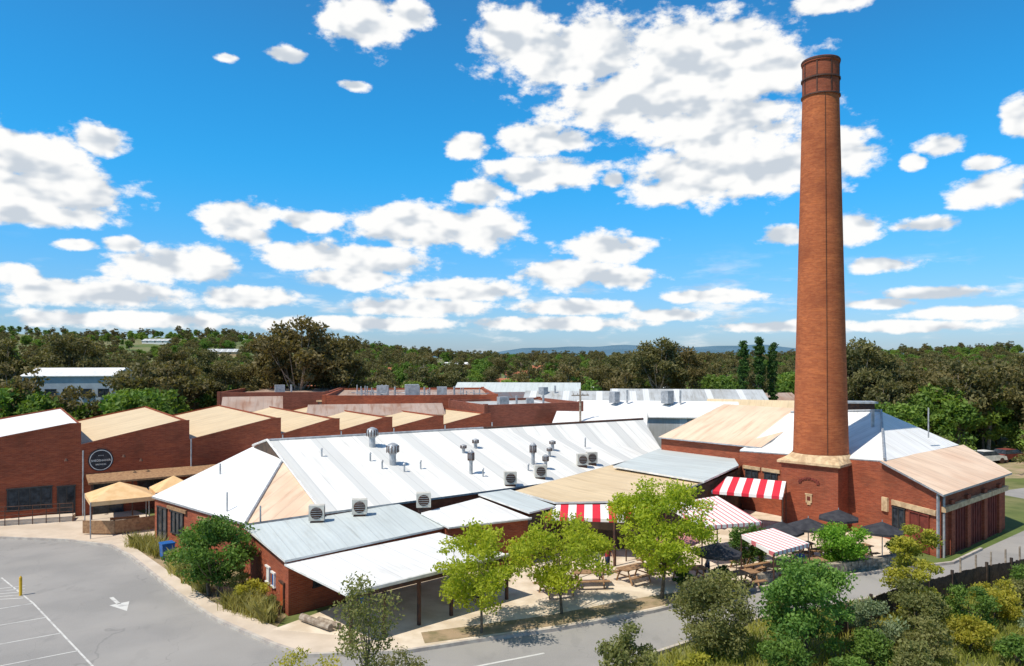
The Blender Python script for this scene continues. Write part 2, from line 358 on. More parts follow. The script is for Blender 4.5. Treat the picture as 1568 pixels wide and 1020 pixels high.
def hip(b):
    b.slab([G1,G2,H2,H1],.12,0,2); b.slab([G1,H1,L_],.12,1,2); b.slab([G2,H3,H2],.12,0,2)
    b.tube((G1[0],G1[1],5.2),(H1[0],H1[1],2.86),.08,.08,6,2)
one('hipped_end_roof',[ROOF_W2,ROOF_P,GREY],hip,MM)
one('gable_vent',[DARK,WHITE],lambda b:(b.poly([(G1[0]-.15,G1[1]+.3,5.05),(P1[0]-.1,P1[1],5.98),(G2[0]-.0,G2[1]-.3,5.05)]),b.tube((-14.9,48.9,5.2),(-17.3,53.1,6.06),.09,.09,6,1),b.tube((-17.3,53.1,6.06),(-19.7,57.1,5.2),.09,.09,6,1),b.tube((-14.9,48.9,5.2),(-10.5,41.5,3.4),.07,.07,6,1)),MM)
one('ridge_cap',[GREY,IRON],lambda b:(b.tube((-17.2,53.1,6.03),(-2.4,62.1,6.03),.11,.11,6,0),b.tube((-2.4,62.1,6.03),(12.4,71.1,6.03),.11,.11,6,1)),MM)
one('walls',BR,lambda b:(b.walls([(-14.5,41.3,2.7),(-23.4,49.2,2.7),(-24.3,58,2.7),(-22.8,63.8,3.2),(-9,72.8,3.2),(6,81.8,3.2),(13.2,67,3.4),(2,51.4,3.2),(-10.5,41.8,3.2)]),
   b.poly([(6,81.8,3.2),(12.4,71.1,5.9),(13.2,67,3.4)]),b.poly([(-22.8,63.8,3.2),(-17.1,53.1,5.9),(-10.5,41.8,3.2)]),
   b.walls([(-14.5,41.25,2.7),(-14.0,39.8,2.9),(-10.3,34.6,2.6),(-3.8,41.2,2.6),(-3.6,40.8,2.65),(.9,42.8,2.65)],closed=False)),MM)
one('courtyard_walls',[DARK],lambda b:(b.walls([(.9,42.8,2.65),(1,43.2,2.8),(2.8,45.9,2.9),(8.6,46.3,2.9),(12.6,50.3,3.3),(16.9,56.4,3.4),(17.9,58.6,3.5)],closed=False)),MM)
def sheds(b):
    b.slab([(-10.35,34.2,2.68),(-3.6,41.0,2.7),(-6.7,44.5,3.22),(-14.2,39.7,3.0)],.1,1,3)
    b.slab([(-10.4,34.3,2.5),(-6.75,30.6,2.28),(-.13,36.6,2.3),(-3.9,40.3,2.52)],.09,0,3)
    b.slab([(-5.15,42.6,3.1),(-3.4,40.4,2.78),(1.1,42.6,2.8),(-2,46.6,3.2)],.1,0,3)
    b.slab([(-2.1,46.7,3.42),(1.0,43.1,3.02),(2.6,45,3.02),(-.1,48.3,3.42)],.1,1,3)
    b.slab([(.2,47.9,3.40),(2.6,45.5,3.15),(8.7,45.9,3.17),(13.0,51.0,3.45),(7.6,57.6,3.62)],.12,2,3,(.7,.71))
    b.slab([(7.5,55.6,3.85),(12.8,50,3.66),(17,56.3,3.8),(18.2,62,3.8),(13.4,66.9,3.85)],.12,4,3,(.7,.71))
    b.tube((-.13,36.55,2.36),(-6.75,30.55,2.33),.07,.07,6,3); b.tube((1.1,42.55,2.8),(-3.4,40.35,2.78),.07,.07,6,3)
one('shed_roofs',[ROOF_W2,ROOF_B,ROOF_BE,WHITE,ROOF_B],sheds,MM)
def posts(b):
    for t in (0.02,.2,.4,.6,.8,.98):
        x=-6.75+t*6.62;y=30.6+t*6.0; b.box(x,y+.12,.0,.13,.13,2.2,.74)
    for x,y in ((1.1,42.4),(2.2,44.6),(5.8,42.4),(2.0,43.6)): b.box(x,y,0,.12,.12,2.6,.7)
    b.box(-3.44,33.67,2.02,8.7,.08,.16,.737)
    for k in range(5):
        t=.1+k*.2; x=-6.75+t*6.62;y=30.6+t*6.0; b.tube((x,y+.1,2.15),(x-3.6,y+3.8,2.36),.05,.05,4)
one('canopy_posts',IRON,posts,MM)
Wl0,Wl1=(-14.5,41.3),(-23.4,49.2)
window(MM,Wl0,Wl1,.42,.9,.9,1.2); window(MM,Wl0,Wl1,.72,.9,1.6,1.3,mull=3); window(MM,Wl0,Wl1,.9,.1,1.3,2.1,'door')
one('timber_lining',[WOOD],lambda b:(b.box(*wallpt(Wl0,Wl1,.42,.06)[:2],2.2,1.6,.14,.2,wallpt(Wl0,Wl1,.42)[2]),b.box(*wallpt(Wl0,Wl1,.15,.05)[:2],2.3,2.2,.1,.16,wallpt(Wl0,Wl1,.15)[2]),b.box(*wallpt(Wl0,Wl1,.72,.06)[:2],2.3,2.6,.14,.2,wallpt(Wl0,Wl1,.72)[2])),MM)
q0,q1=(-14.0,39.8),(-10.3,34.6)
window(MM,q1,q0,.12,.25,.55,1.1,'orange_cabinet',IRON,plain('orange_paint',(.5,.1,.03)),0)
window(MM,q1,q0,.45,.9,.5,.7,'notice_board',WHITE,WHITE,0); window(MM,q1,q0,.32,.9,.4,.6,'notice_board',WHITE,BLUE,0)
s0,s1=(-10.3,34.6),(-3.8,41.2)
window(MM,s0,s1,.2,1.1,1.1,.9); window(MM,s0,s1,.5,.1,1.8,2.1,'door',IRON,DARK); window(MM,s0,s1,.8,.9,1.6,1.2)
def RP(s,t):
    if s<.5: a,b_,c,d=P1,Pm,L_,Mm; k=s*2
    else: a,b_,c,d=Pm,P2,Mm,R_; k=s*2-1
    r=Vector(a).lerp(Vector(b_),k); e=Vector(c).lerp(Vector(d),k); return r.lerp(e,t)
def turbine(x,y,z,h=1.0,r=.36):
    b=MB(); b.revolve(x,y,[(r*.6,z-.5),(r*.6,z+h*.5),(r*.75,z+h*.55)],16,0)
    b.revolve(x,y,[(r*.7,z+h*.55),(r*1.1,z+h*.7),(r*1.15,z+h*.85),(r*.9,z+h),(r*.3,z+h*1.08),(0,z+h*1.1)],16,0)
    for k in range(12):
        a=k*math.pi/6; b.box(x+r*1.12*math.cos(a),y+r*1.12*math.sin(a),z+h*.6,.03,.06,h*.35,a,1)
    o=b.make('roof_vent',[GREY,IRON],MM)
for s,t,h,r in ((.2,.2,1.3,.38),(.21,.5,1.35,.38),(.43,.36,.7,.22),(.63,.5,.6,.22),(.36,.74,1.5,.2),(.53,.72,1.5,.22),(.55,.82,1.0,.2),(.39,.42,.6,.2),(.6,.62,.6,.18)):
    p=RP(s,t); turbine(p.x,p.y,p.z-.05,h,r)
def flue(b):
    for s,t in ((.18,.55),(.17,.42),(.22,.62),(.38,.8),(.5,.8),(.08,.3),(.26,.6),(.74,.5)):
        p=RP(s,t); b.tube((p.x,p.y,p.z-.3),(p.x,p.y,p.z+.45),.06,.06,8); b.tube((p.x,p.y,p.z+.45),(p.x,p.y,p.z+.55),.12,.03,8)
    b.tube((-16.5,43.5,3),(-16.5,43.5,4.1),.05,.05,6); b.tube((-13.6,40.6,3),(-13.6,40.6,3.9),.05,.05,6)
    b.tube((-19.5,50.2,4.0),(-19.5,50.2,4.8),.06,.06,6)
one('flues',GREY,flue,MM)
def cooler(x,y,z,rot=0,w=.82):
    b=MB(); b.box(x,y,z+.1,w,.5,w,rot,0); b.box(x,y,z-.35,w*.8,.4,.46,rot,1)
    c,s_=math.cos(rot),math.sin(rot); fx,fy=x+s_*.262,y-c*.262
    n=20; ring=[]
    for k in range(n):
        a=2*math.pi*k/n; ring.append((fx+c*.32*math.cos(a),fy+s_*.32*math.cos(a),z+.1+w/2+.32*math.sin(a)))
    b.poly(ring,1)
    for k in range(-2,3): b.box(fx+s_*.02,fy-c*.02,z+.1+w/2+k*.12-.01,.6*math.cos(k*.5),.02,.02,rot,2)
    b.box(x+c*w*.5,y+s_*w*.5,z+.2,.02,.36,w*.75,rot,1)
    b.make('evaporative_cooler',[ACM,IRON,GREY],MM)
for s,t in ((.42,.97),(.51,.93),(.66,.9),(.695,.9)):
    p=RP(s,t); cooler(p.x,p.y,p.z,.15)
cooler(-10.55,40.6,3.03,.15);cooler(-8.5,41.9,3.1,.15);cooler(-5.1,43.3,3.2,.15)
# ---------------------------------------------------------------- sawtooth factory (left)
SF=empty('sawtooth_factory',(-26,62,0))
o0=Vector((-32.3,56.3)); bd=Vector((.825,.565)); ad=Vector((-.565,.825))
def fp(Ls,z,back=0): q=o0+bd*Ls+ad*back; return (q.x,q.y,z)
segs=[(-12,0,4.9,6.9,1),(0,7.6,5.3,6.75,0),(7.6,15,5.2,6.6,0),(15,20.3,5.2,6.3,0),(20.3,25.5,5.2,6.2,0),(25.5,31,5.2,6.1,0),(31,36.5,5.2,6.1,0)]
def sfw(b):
    for l0,l1,za,zb,k in segs:
        b.poly([fp(l0,0),fp(l1,0),fp(l1,zb),fp(l1-.7,zb+.02),fp(l0,za)])
        b.poly([fp(l0,0,.3),fp(l1,0,.3),fp(l1,zb,.3),fp(l1-.7,zb+.02,.3),fp(l0,za,.3)])
        b.poly([fp(l0,za),fp(l1-.7,zb+.02),fp(l1-.7,zb+.02,.3),fp(l0,za,.3)]); b.poly([fp(l1,zb),fp(l1-.7,zb+.02),fp(l1-.7,zb+.02,.3),fp(l1,zb,.3)])
        b.poly([fp(l1,0),fp(l1,zb),fp(l1,zb,22),fp(l1,0,22)])
        b.poly([fp(l0,0,22),fp(l1,0,22),fp(l1,zb,22),fp(l0,za,22)])
    b.poly([fp(-12,0),fp(-12,4.9),fp(-12,4.9,22),fp(-12,0,22)])
one('walls',BR,sfw,SF)
def sfr(b):
    for l0,l1,za,zb,k in segs: b.slab([fp(l0+.05,za-.15,.32),fp(l1-.05,zb-.15,.32),fp(l1-.05,zb-.15,22),fp(l0+.05,za-.15,22)],.08,k)
one('roof',[ROOF_BE,ROOF_W2],sfr,SF)
def coping(b):
    for l0,l1,za,zb,k in segs:
        b.tube(fp(l0,za+.04,-.02),fp(l1-.7,zb+.06,-.02),.06,.06,4); b.tube(fp(l1-.7,zb+.06,-.02),fp(l1,zb+.04,-.02),.06,.06,4)
        b.tube(fp(l1+.12,0,-.08),fp(l1+.12,za,-.08),.06,.06,6,1)
one('coping',[BR_D,GREY],coping,SF)
w0,w1=fp(0,0)[:2],fp(15,0)[:2]; x0,x1=fp(-12,0)[:2],fp(0,0)[:2]
window(SF,x0,x1,.73,.9,2.7,1.5,mull=4); window(SF,x0,x1,.92,.1,1.1,2.2,'door')
window(SF,x0,x1,.3,.9,2.7,1.5,mull=4)
def verandah(b):
    b.slab([fp(.3,2.75,-2.2),fp(14,2.75,-2.2),fp(14,3.1,-.02),fp(.3,3.1,-.02)],.14,0)
    for l in (.5,3.2,6,9): b.tube(fp(l,0,-2.0),fp(l,2.7,-2.0),.06,.06,6,1)
one('verandah',[WOOD,IRON],verandah,SF)
window(SF,w0,w1,.12,.1,2.0,2.2,'door',FRAME,GLASS,2); window(SF,w0,w1,.33,.9,2.2,1.3)
def lamps(b):
    for l,z in ((-1.0,4.3),(4.0,3.9),(2.8,4.3)):
        b.tube(fp(l,z,0),fp(l,z+.15,-.5),.025,.025,5); b.tube(fp(l,z+.15,-.5),fp(l,z-.05,-.5),.05,.16,8)
one('gooseneck_lamps',IRON,lamps,SF)
sg=empty('brewery_sign',fp(1.3,4.1,-.06))
def sgn(b):
    def P(r,a,o): 
        q=o0+bd*(1.3+r*math.cos(a))+ad*(-o); return (q.x,q.y,4.1+r*math.sin(a))
    n=36
    b.poly([P(.85,2*math.pi*k/n,.10) for k in range(n)],0)
    for k in range(n):
        a,c=2*math.pi*k/n,2*math.pi*(k+1)/n
        b.poly([P(.85,a,0),P(.85,c,0),P(.85,c,.10),P(.85,a,.10)],0)
        b.poly([P(.72,a,.105),P(.72,c,.105),P(.77,c,.105),P(.77,a,.105)],1)
one('sign_disc',[UMB,WHITE],sgn,sg)
def text(s,l,z,size,parent):
    c=bpy.data.curves.new('lettering','FONT'); c.body=s; c.size=size; c.align_x='CENTER'; c.extrude=.005
    o=bpy.data.objects.new('lettering',c); COL.objects.link(o); c.materials.append(WHITE)
    q=fp(l,z,-.115); o.rotation_euler=(math.pi/2,0,math.atan2(.565,.825)); o.parent=parent; o.location=Vector(q)-Vector(parent.location)
text('SHEDSHAKER',1.3,4.0,.22,sg); text('BREWING',1.3,3.72,.16,sg); text('* * *',1.3,4.35,.2,sg)
def rail(b):
    p=Vector((-40.5,51.2));q=Vector((-31.8,54.4))
    for k in range(12):
        c=p.lerp(q,k/11); b.tube((c.x,c.y,0),(c.x,c.y,1.35),.03,.03,5)
    for z in (.75,1.05,1.35): b.tube((p.x,p.y,z),(q.x,q.y,z),.025,.025,5)
    b.box((p.x+q.x)/2-.2,(p.y+q.y)/2+.7,.01,9,1.2,.35,.353,1)
one('ramp_railing',[IRON,PATH],rail)
# ---------------------------------------------------------------- back roofs & halls
def hall(name,x0,x1,y0,y1,zt_,wall,roof,para=.6,rot=0,pit=0,par=True):
    e=empty(name,((x0+x1)/2,(y0+y1)/2,0)); c,s_=math.cos(rot),math.sin(rot); mx,my=(x0+x1)/2,(y0+y1)/2
    def T(x,y,z): x-=mx;y-=my; return (mx+x*c-y*s_,my+x*s_+y*c,z)
    zr=zt_-para
    if pit:
        ym=my
        one('walls',wall,lambda b:(b.walls([T(x0,y0,zr),T(x1,y0,zr),T(x1,y1,zr),T(x0,y1,zr)]),b.poly([T(x0+.02,y0,zr),T(x0+.02,y1,zr),T(x0+.02,ym,zr+pit-.05)]),b.poly([T(x1-.02,y0,zr),T(x1-.02,y1,zr),T(x1-.02,ym,zr+pit-.05)])),e)
        one('roof',roof,lambda b:(b.slab([T(x0-.3,y0-.3,zr),T(x1+.3,y0-.3,zr),T(x1+.3,ym,zr+pit),T(x0-.3,ym,zr+pit)],.12),b.slab([T(x0-.3,y1+.3,zr),T(x1+.3,y1+.3,zr),T(x1+.3,ym,zr+pit),T(x0-.3,ym,zr+pit)],.12)),e)
    else:
        def w(b):
            for a,d in (((x0,y0),(x1,y0)),((x1,y0),(x1,y1)),((x1,y1),(x0,y1)),((x0,y1),(x0,y0))):
                p=T(a[0],a[1],0);q=T(d[0],d[1],0); L=math.hypot(p[0]-q[0],p[1]-q[1]); b.box((p[0]+q[0])/2,(p[1]+q[1])/2,0,L-.36,.35,zt_,math.atan2(q[1]-p[1],q[0]-p[0]))
            for a in ((x0,y0),(x1,y0),(x1,y1),(x0,y1)):
                p=T(a[0],a[1],0); b.box(p[0],p[1],0,.42,.42,zt_+.1,rot)
        one('walls',wall,w,e)
        one('roof',roof,lambda b:b.slab([T(x0+.1,y0+.1,zr-.3),T(x1-.1,y0+.1,zr-.3),T(x1-.1,y1-.1,zr+.25),T(x0+.1,y1-.1,zr+.25)],.1),e)
    return e
h1=hall('brick_warehouse',-37,-24,93,112,7.5,BR_D,ROOF_R,.5,.1)
h2=hall('brick_warehouse',-23,-3,88,108,7.4,BR,ROOF_R,.5,.12)
h3=hall('brick_warehouse',-5.5,6,80,90,6.9,BR_D,ROOF_G,.5,.45)
for k in range(9):
    window(h2,(-23,86.9),(-3,89.3),.06+k*.11,5.3,1.2,1.3,head=.2,pm=ROOF_R)
hall('corrugated_shed',2,16,92,101,7.0,ROOF_G,ROOF_G,.9,-.12,1.4)
hall('corrugated_shed',8,26,84,93,6.0,ROOF_G,ROOF_W2,.8,-.18,1.5)
hall('corrugated_shed',-8,10,108,118,7.4,ROOF_G,ROOF_B,.9,-.1,1.5)
hall('corrugated_shed',14,34,98,110,6.7,ROOF_G,ROOF_G,.9,-.14,1.6)
hall('corrugated_shed',5,14,76,83,5.6,BR_D,ROOF_W2,.6,-.2,1.1)
hall('corrugated_shed',-3,5,96,104,7.2,ROOF_G,ROOF_D,.9,.2,.9)
hall('corrugated_shed',24,36,86,95,6.0,BR,ROOF_BE,.9,-.4,1.6)
hall('brick_outbuilding',-22,-8,80,86,6.2,BR,ROOF_R,.5,.2,1.0)
hall('brick_outbuilding',-33,-27,84,90,6.3,BR,ROOF_R,.5,.3,1.5)
st=hall('grey_steel_shed',-79.5,-66,121,133,10.0,plain('grey_cladding',(.36,.41,.44),(.3,.34,.37),1),ROOF_W2,1.2,.2,1.2)
for k in range(5): window(st,(-78.2,119.7),(-64.7,122.3),.12+k*.19,5.4,1.6,1.2,pm=GLASS)
def clutter(b):
    for x,y,z,w in ((-12,90,7.3,1.6),(-8.5,91,7.3,1.2),(-1,83,6.6,1.1),(2,84,6.6,.8),(-16,93,7.2,1.4),(-30,97,7.3,1.2),(4,96,7.2,1),(12,88,7.0,1),(18,87,7,1.2)):
        b.box(x,y,z-.5,w,w*.8,w*.8+.5,random.random()); b.tube((x+1.5,y,z-.5),(x+1.5,y,z+1.0),.12,.12,8)
    for k in range(26):
        x=-21+random.random()*17; y=92+random.random()*9; b.tube((x,y,6.6),(x,y,7.6+random.random()*.7),.08,.08,6)
        b.tube((x,y,7.3),(x+random.uniform(-2,2),y+random.uniform(-1,1),7.4),.05,.05,5)
one('rooftop_equipment',[GREY],clutter)
# ---------------------------------------------------------------- awnings
def awning(name,pts,mat,posts=True,th=.05):
    e=empty(name,pts[0]); b=MB()
    P=[Vector(p) for p in pts]; t=(P[1]-P[0]).normalized()
    b.poly(pts,0,[(p.dot(t),0) for p in P]); lo=[Vector((p[0],p[1],p[2]-th)) for p in pts]; b.poly(lo,0,[(p.dot(t),0) for p in lo])
    for i in range(4):
        p,q=P[i],P[(i+1)%4]; pts4=[p,p-Vector((0,0,.2)),q-Vector((0,0,.2)),q]; b.poly(pts4,0,[(v.dot(t),0) for v in pts4])
    b.make('canvas',mat,e)
    if posts:
        b=MB()
        for p in P: b.tube((p.x,p.y,0.1),(p.x,p.y,p.z-.06),.04,.04,6)
        b.make('posts',IRON,e)
awning('striped_awning',[(13.5,50.9,2.85),(17.7,49.1,2.8),(18.9,51.8,3.35),(15.4,53.9,3.35)],AWN)
awning('striped_awning',[(1.9,43.9,2.6),(6.6,43.4,2.55),(8.8,45.6,3.0),(2.7,45.4,3.0)],AWN)
awning('striped_marquee',[(10.6,41.9,2.5),(14.3,43.0,2.5),(12.9,47.2,3.2),(9.2,44.9,3.15)],AWN2)
awning('striped_marquee',[(12.9,37.0,2.3),(15.4,38.9,2.3),(14.2,40.8,2.65),(12.0,39.3,2.65)],AWN2)
def umbrella(x,y,h=2.6,r=1.2,mat=UMB,name='market_umbrella',n=8):
    b=MB(); b.tube((x,y,.12),(x,y,h+.1),.03,.025,6,1); b.box(x,y,.13,.5,.5,.08,0,1)
    a0=random.random()
    for k in range(n):
        a,c=a0+2*math.pi*k/n,a0+2*math.pi*(k+1)/n; p=(x+r*math.cos(a),y+r*math.sin(a),h-.5);q=(x+r*math.cos(c),y+r*math.sin(c),h-.5)
        b.poly([(x,y,h),p,q],0); b.poly([p,q,(q[0],q[1],q[2]-.13),(p[0],p[1],p[2]-.13)],0)
        b.tube((x,y,h-.7),((x+p[0])/2,(y+p[1])/2,h-.3),.012,.012,4,1)
    b.make(name,[mat,GREY])
for x,y in ((15.3,42.6),(17.2,43.6),(21.0,42.6),(10.4,37.9),(20.0,46.0)): umbrella(x,y)
umbrella(8.9,40.6,2.6,1.2,plain('pink_canvas',(.62,.25,.24)))
def tent(x,y,w,rot,mat=TAN):
    e=empty('tan_marquee',(x,y,0)); b=MB(); c,s_=math.cos(rot),math.sin(rot)
    K=[(x+c*a-s_*d,y+s_*a+c*d) for a,d in ((-w,-w),(w,-w),(w,w),(-w,w))]
    for i in range(4):
        p,q=K[i],K[(i+1)%4]; b.poly([(p[0],p[1],2.4),(q[0],q[1],2.4),(x,y,3.3)]); b.poly([(p[0],p[1],2.4),(q[0],q[1],2.4),(q[0],q[1],2.12),(p[0],p[1],2.12)])
    b.make('canvas',mat,e); b=MB()
    for p in K: b.tube((p[0],p[1],0),(p[0],p[1],2.4),.04,.04,6)
    b.make('posts',GREY,e)
tent(-27.1,51.9,1.95,.6);tent(-24.6,54.6,1.4,.6)
def screen(b):
    pts=[(-28.8,50.4),(-26.6,50.3),(-24.6,52.2)]
    for p,q in zip(pts,pts[1:]):
        L=math.hypot(q[0]-p[0],q[1]-p[1]); b.box((p[0]+q[0])/2,(p[1]+q[1])/2,.1,L,.06,.85,math.atan2(q[1]-p[1],q[0]-p[0]))
one('timber_screen',WOOD,screen)
def picnic(x,y,rot):
    b=MB(); c,s_=math.cos(rot),math.sin(rot)
    def bx(a,d,z,sx,sy,sz): b.box(x+c*a-s_*d,y+s_*a+c*d,z,sx,sy,sz,rot)
    z=.13
    for k in range(5): bx(0,-.32+.16*k,z+.72,1.8,.14,.04)
    for d in (-.75,.75): bx(0,d,z+.42,1.8,.26,.04)
    for a in (-.65,.65):
        bx(a,0,z+.38,.09,1.6,.04); bx(a,0,z+.68,.09,.75,.04)
        for d in (-1,1): b.tube((x+c*a-s_*d*.6,y+s_*a+c*d*.6,z),(x+c*a-s_*d*.28,y+s_*a+c*d*.28,z+.7),.05,.05,4)
    b.make('picnic_table',WOOD)
for x,y,r in ((11.8,38.6,.4),(14.2,40.2,.8),(16.2,40.9,.3),(18.0,43.3,.5),(9.3,39.4,.2),(13.1,41.9,.5),(20.2,44,.3),(6.4,39.6,.6),(4.0,38.8,.1),(17,44.6,.2),(-26.6,51.6,.5),(2.2,37.4,.4),(8,41.5,.2)): picnic(x,y,r)
def rw(b):
    P=[(12.4,38.9),(15.5,40.3),(18.6,41.5),(22.6,43.2)]
    for p,q in zip(P,P[1:]):
        L=math.hypot(q[0]-p[0],q[1]-p[1]); a=math.atan2(q[1]-p[1],q[0]-p[0])
        for row in range(3):
            n=int(L/.5)
            for k in range(n):
                t=(k+.5+(row%2)*.3)/n
                b.box(p[0]+(q[0]-p[0])*t,p[1]+(q[1]-p[1])*t,row*.22,L/n*.95,.34+random.random()*.08,.21,a+random.uniform(-.04,.04))
one('stone_retaining_wall',STONE,rw)
def fence(b):
    P=[(13.6,31.6),(17.5,34.6),(23.5,38.2),(34,43)]
    for p,q in zip(P,P[1:]):
        L=math.hypot(q[0]-p[0],q[1]-p[1]); a=math.atan2(q[1]-p[1],q[0]-p[0]); n=int(L/.16)
        for k in range(n):
            t=(k+.5)/n; b.box(p[0]+(q[0]-p[0])*t,p[1]+(q[1]-p[1])*t,-.1,.145,.03,1.3+random.uniform(-.03,.03),a)
        for k in range(int(L/2)): 
            t=(k+.5)/(L/2); b.box(p[0]+(q[0]-p[0])*t,p[1]+(q[1]-p[1])*t,0,.1,.12,1.4,a)
one('timber_fence',WOODD,fence)
def postrail(b):
    P=[(24,40.2),(30,43.2),(38,47.5)]
    for p,q in zip(P,P[1:]):
        for k in range(5):
            t=k/5; b.tube((p[0]+(q[0]-p[0])*t,p[1]+(q[1]-p[1])*t,0),(p[0]+(q[0]-p[0])*t,p[1]+(q[1]-p[1])*t,1.2),.06,.05,6)
one('timber_bollards',BARKP,postrail)
one('parking_bollard',YEL,lambda b:(b.tube((-24.6,37.6,0),(-24.6,37.6,.9),.07,.07,10),b.tube((-24.6,37.6,.9),(-24.6,37.6,.98),.07,.02,10)))
def binn(b):
    b.box(-20.3,44.2,.2,.62,.6,.75,.7,0,1.12); b.box(-20.3,44.2,.95,.74,.74,.08,.7,0); b.tube((-20.6,44.4,.12),(-20.1,43.9,.12),.1,.1,8,1); b.box(-20.45,43.98,.45,.3,.02,.25,2.27,2)
one('recycling_bin',[BLUE,IRON,WHITE],binn)
def logs(b):
    b.tube((-9.4,33.6,.32),(-7.8,32.3,.32),.17,.15,10); b.tube((-8.6,33.4,.28),(-7.5,32.6,.28),.13,.13,10)
one('timber_log',[BARKP],logs)
def pole(x,y,h,name='power_pole'):
    b=MB(); b.tube((x,y,0),(x,y,h),.14,.1,8); b.box(x,y,h-.7,2.0,.1,.12,.4)
    for k in (-.8,-.3,.3,.8): b.tube((x+k*math.cos(.4),y+k*math.sin(.4),h-.58),(x+k*math.cos(.4),y+k*math.sin(.4),h-.4),.04,.03,5)
    b.make(name,BARKP)
pole(7.0,77,8.6); pole(-50,112,9); pole(46,110,9); pole(12,150,10); pole(-20,170,10); pole(62,120,9)
def car(x,y,rot,colr):
    b=MB(); c,s_=math.cos(rot),math.sin(rot); z=float(zt(x,y))
    prof=[(-2.1,.35),(-2.15,.8),(-1.5,.95),(-1.1,1.4),(.5,1.42),(1.1,.98),(2.0,.82),(2.15,.4)]
    def T(a,d,zz): return (x+c*a-s_*d,y+s_*a+c*d,z+zz)
    ins=lambda zz:.88 if zz<1.1 else .7
    for (a,za),(e,ze) in zip(prof,prof[1:]):
        m=1 if (za>1.1)!=(ze>1.1) else 0
        b.poly([T(a,-ins(za),za),T(e,-ins(ze),ze),T(e,ins(ze),ze),T(a,ins(za),za)],m)
    for sd in (-1,1):
        b.poly([T(a,sd*.88,za) for a,za in prof if za<1.1],0); b.poly([T(-1.5,sd*.88,.95),T(-1.1,sd*.7,1.4),T(.5,sd*.7,1.42),T(1.1,sd*.88,.98)],1)
        for a in (-1.35,1.35): b.tube(T(a,sd*.72,.33),T(a,sd*.9,.33),.33,.33,14,2)
    b.make('parked_car',[colr,GLASS,IRON])
for x,y,r,c in ((53,84,.3,WHITE),(56.5,85.5,.3,DOORR),(49.5,83,.3,GREY),(-52,118,.1,WHITE),(-47,120,.1,GREY),(-44,121,.1,BLUE)): car(x,y,r,c)
# ---------------------------------------------------------------- people
def person(x,y,rot,shirt,pants,hair,z=.13,stride=.16):
    e=empty('person',(x,y,z)); e.rotation_euler=(0,0,rot)
    J={'pel':(0,0,.95,.13),'wa':(0,0,1.08,.12),'ch':(0,.0,1.3,.14),'nk':(0,0,1.47,.055),'hd':(0,.02,1.56,.05)}
    for s_,k in ((-1,'l'),(1,'r')):
        J[k+'hp']=(s_*.09,0,.9,.1);J[k+'kn']=(s_*.1,s_*stride*.5+.03,.5,.065);J[k+'an']=(s_*.1,s_*stride,.09,.042);J[k+'to']=(s_*.11,s_*stride+.17,.04,.035)
        J[k+'sh']=(s_*.18,0,1.4,.055);J[k+'el']=(s_*.24,-s_*.05-.02,1.12,.042);J[k+'wr']=(s_*.25,-s_*.1+.08,.88,.03);J[k+'ha']=(s_*.25,-s_*.1+.12,.79,.025)
    ks=list(J); E=[('pel','wa'),('wa','ch'),('ch','nk'),('nk','hd')]
    for k in 'lr': E+=[('pel',k+'hp'),(k+'hp',k+'kn'),(k+'kn',k+'an'),(k+'an',k+'to'),('ch',k+'sh'),(k+'sh',k+'el'),(k+'el',k+'wr'),(k+'wr',k+'ha')]
    me=bpy.data.meshes.new('body'); me.from_pydata([J[k][:3] for k in ks],[(ks.index(a),ks.index(b_)) for a,b_ in E],[])
    o=bpy.data.objects.new('body',me); COL.objects.link(o)
    m=o.modifiers.new('s','SKIN'); sv=me.skin_vertices[0].data
    for i,k in enumerate(ks): sv[i].radius=(J[k][3],J[k][3]*.85)
    sv[0].use_root=True
    o.modifiers.new('d','SUBSURF').levels=1
    dg=bpy.context.evaluated_depsgraph_get(); m2=bpy.data.meshes.new_from_object(o.evaluated_get(dg)); bpy.data.objects.remove(o)
    skin=plain('skin',(.5,.3,.2)); 
    m2.materials.clear()
    for q in (shirt,pants,skin,hair): m2.materials.append(q)
    for p in m2.polygons:
        c=p.center; p.use_smooth=True
        p.material_index=1 if c.z<.97 and abs(c.x)<.2 else (2 if (c.z>1.47 or (abs(c.x)>.2 and c.z<1.15)) else 0)
        if c.z<.1: p.material_index=3
    o=bpy.data.objects.new('body',m2); COL.objects.link(o); o.parent=e
    b=MB(); 
    b.revolve(0,.02,[(0,1.52),(.05,1.53),(.075,1.58),(.08,1.65),(.075,1.7)],14,0); b.revolve(0,.01,[(.085,1.63),(.088,1.7),(.06,1.76),(0,1.775)],14,1)
    b.box(0,.105,1.62,.025,.03,.04,0,0)
    h=b.make('head',[skin,hair]); h.parent=e
SH1=plain('blue_shirt',(.04,.12,.35));SH2=plain('white_shirt',(.7,.7,.68));PN=plain('denim',(.04,.06,.12));HR=plain('brown_hair',(.05,.03,.02)); SH3=plain('red_shirt',(.4,.05,.05))
for a in ((-6.6,33.2,2.2,SH1,PN,HR),(4.6,40.4,.8,SH2,PN,HR),(5.2,40.9,3.6,SH3,PN,HR),(10.4,39.9,1.5,SH2,PN,HR),(15.2,39.6,2.8,SH1,PN,HR)): person(*a)
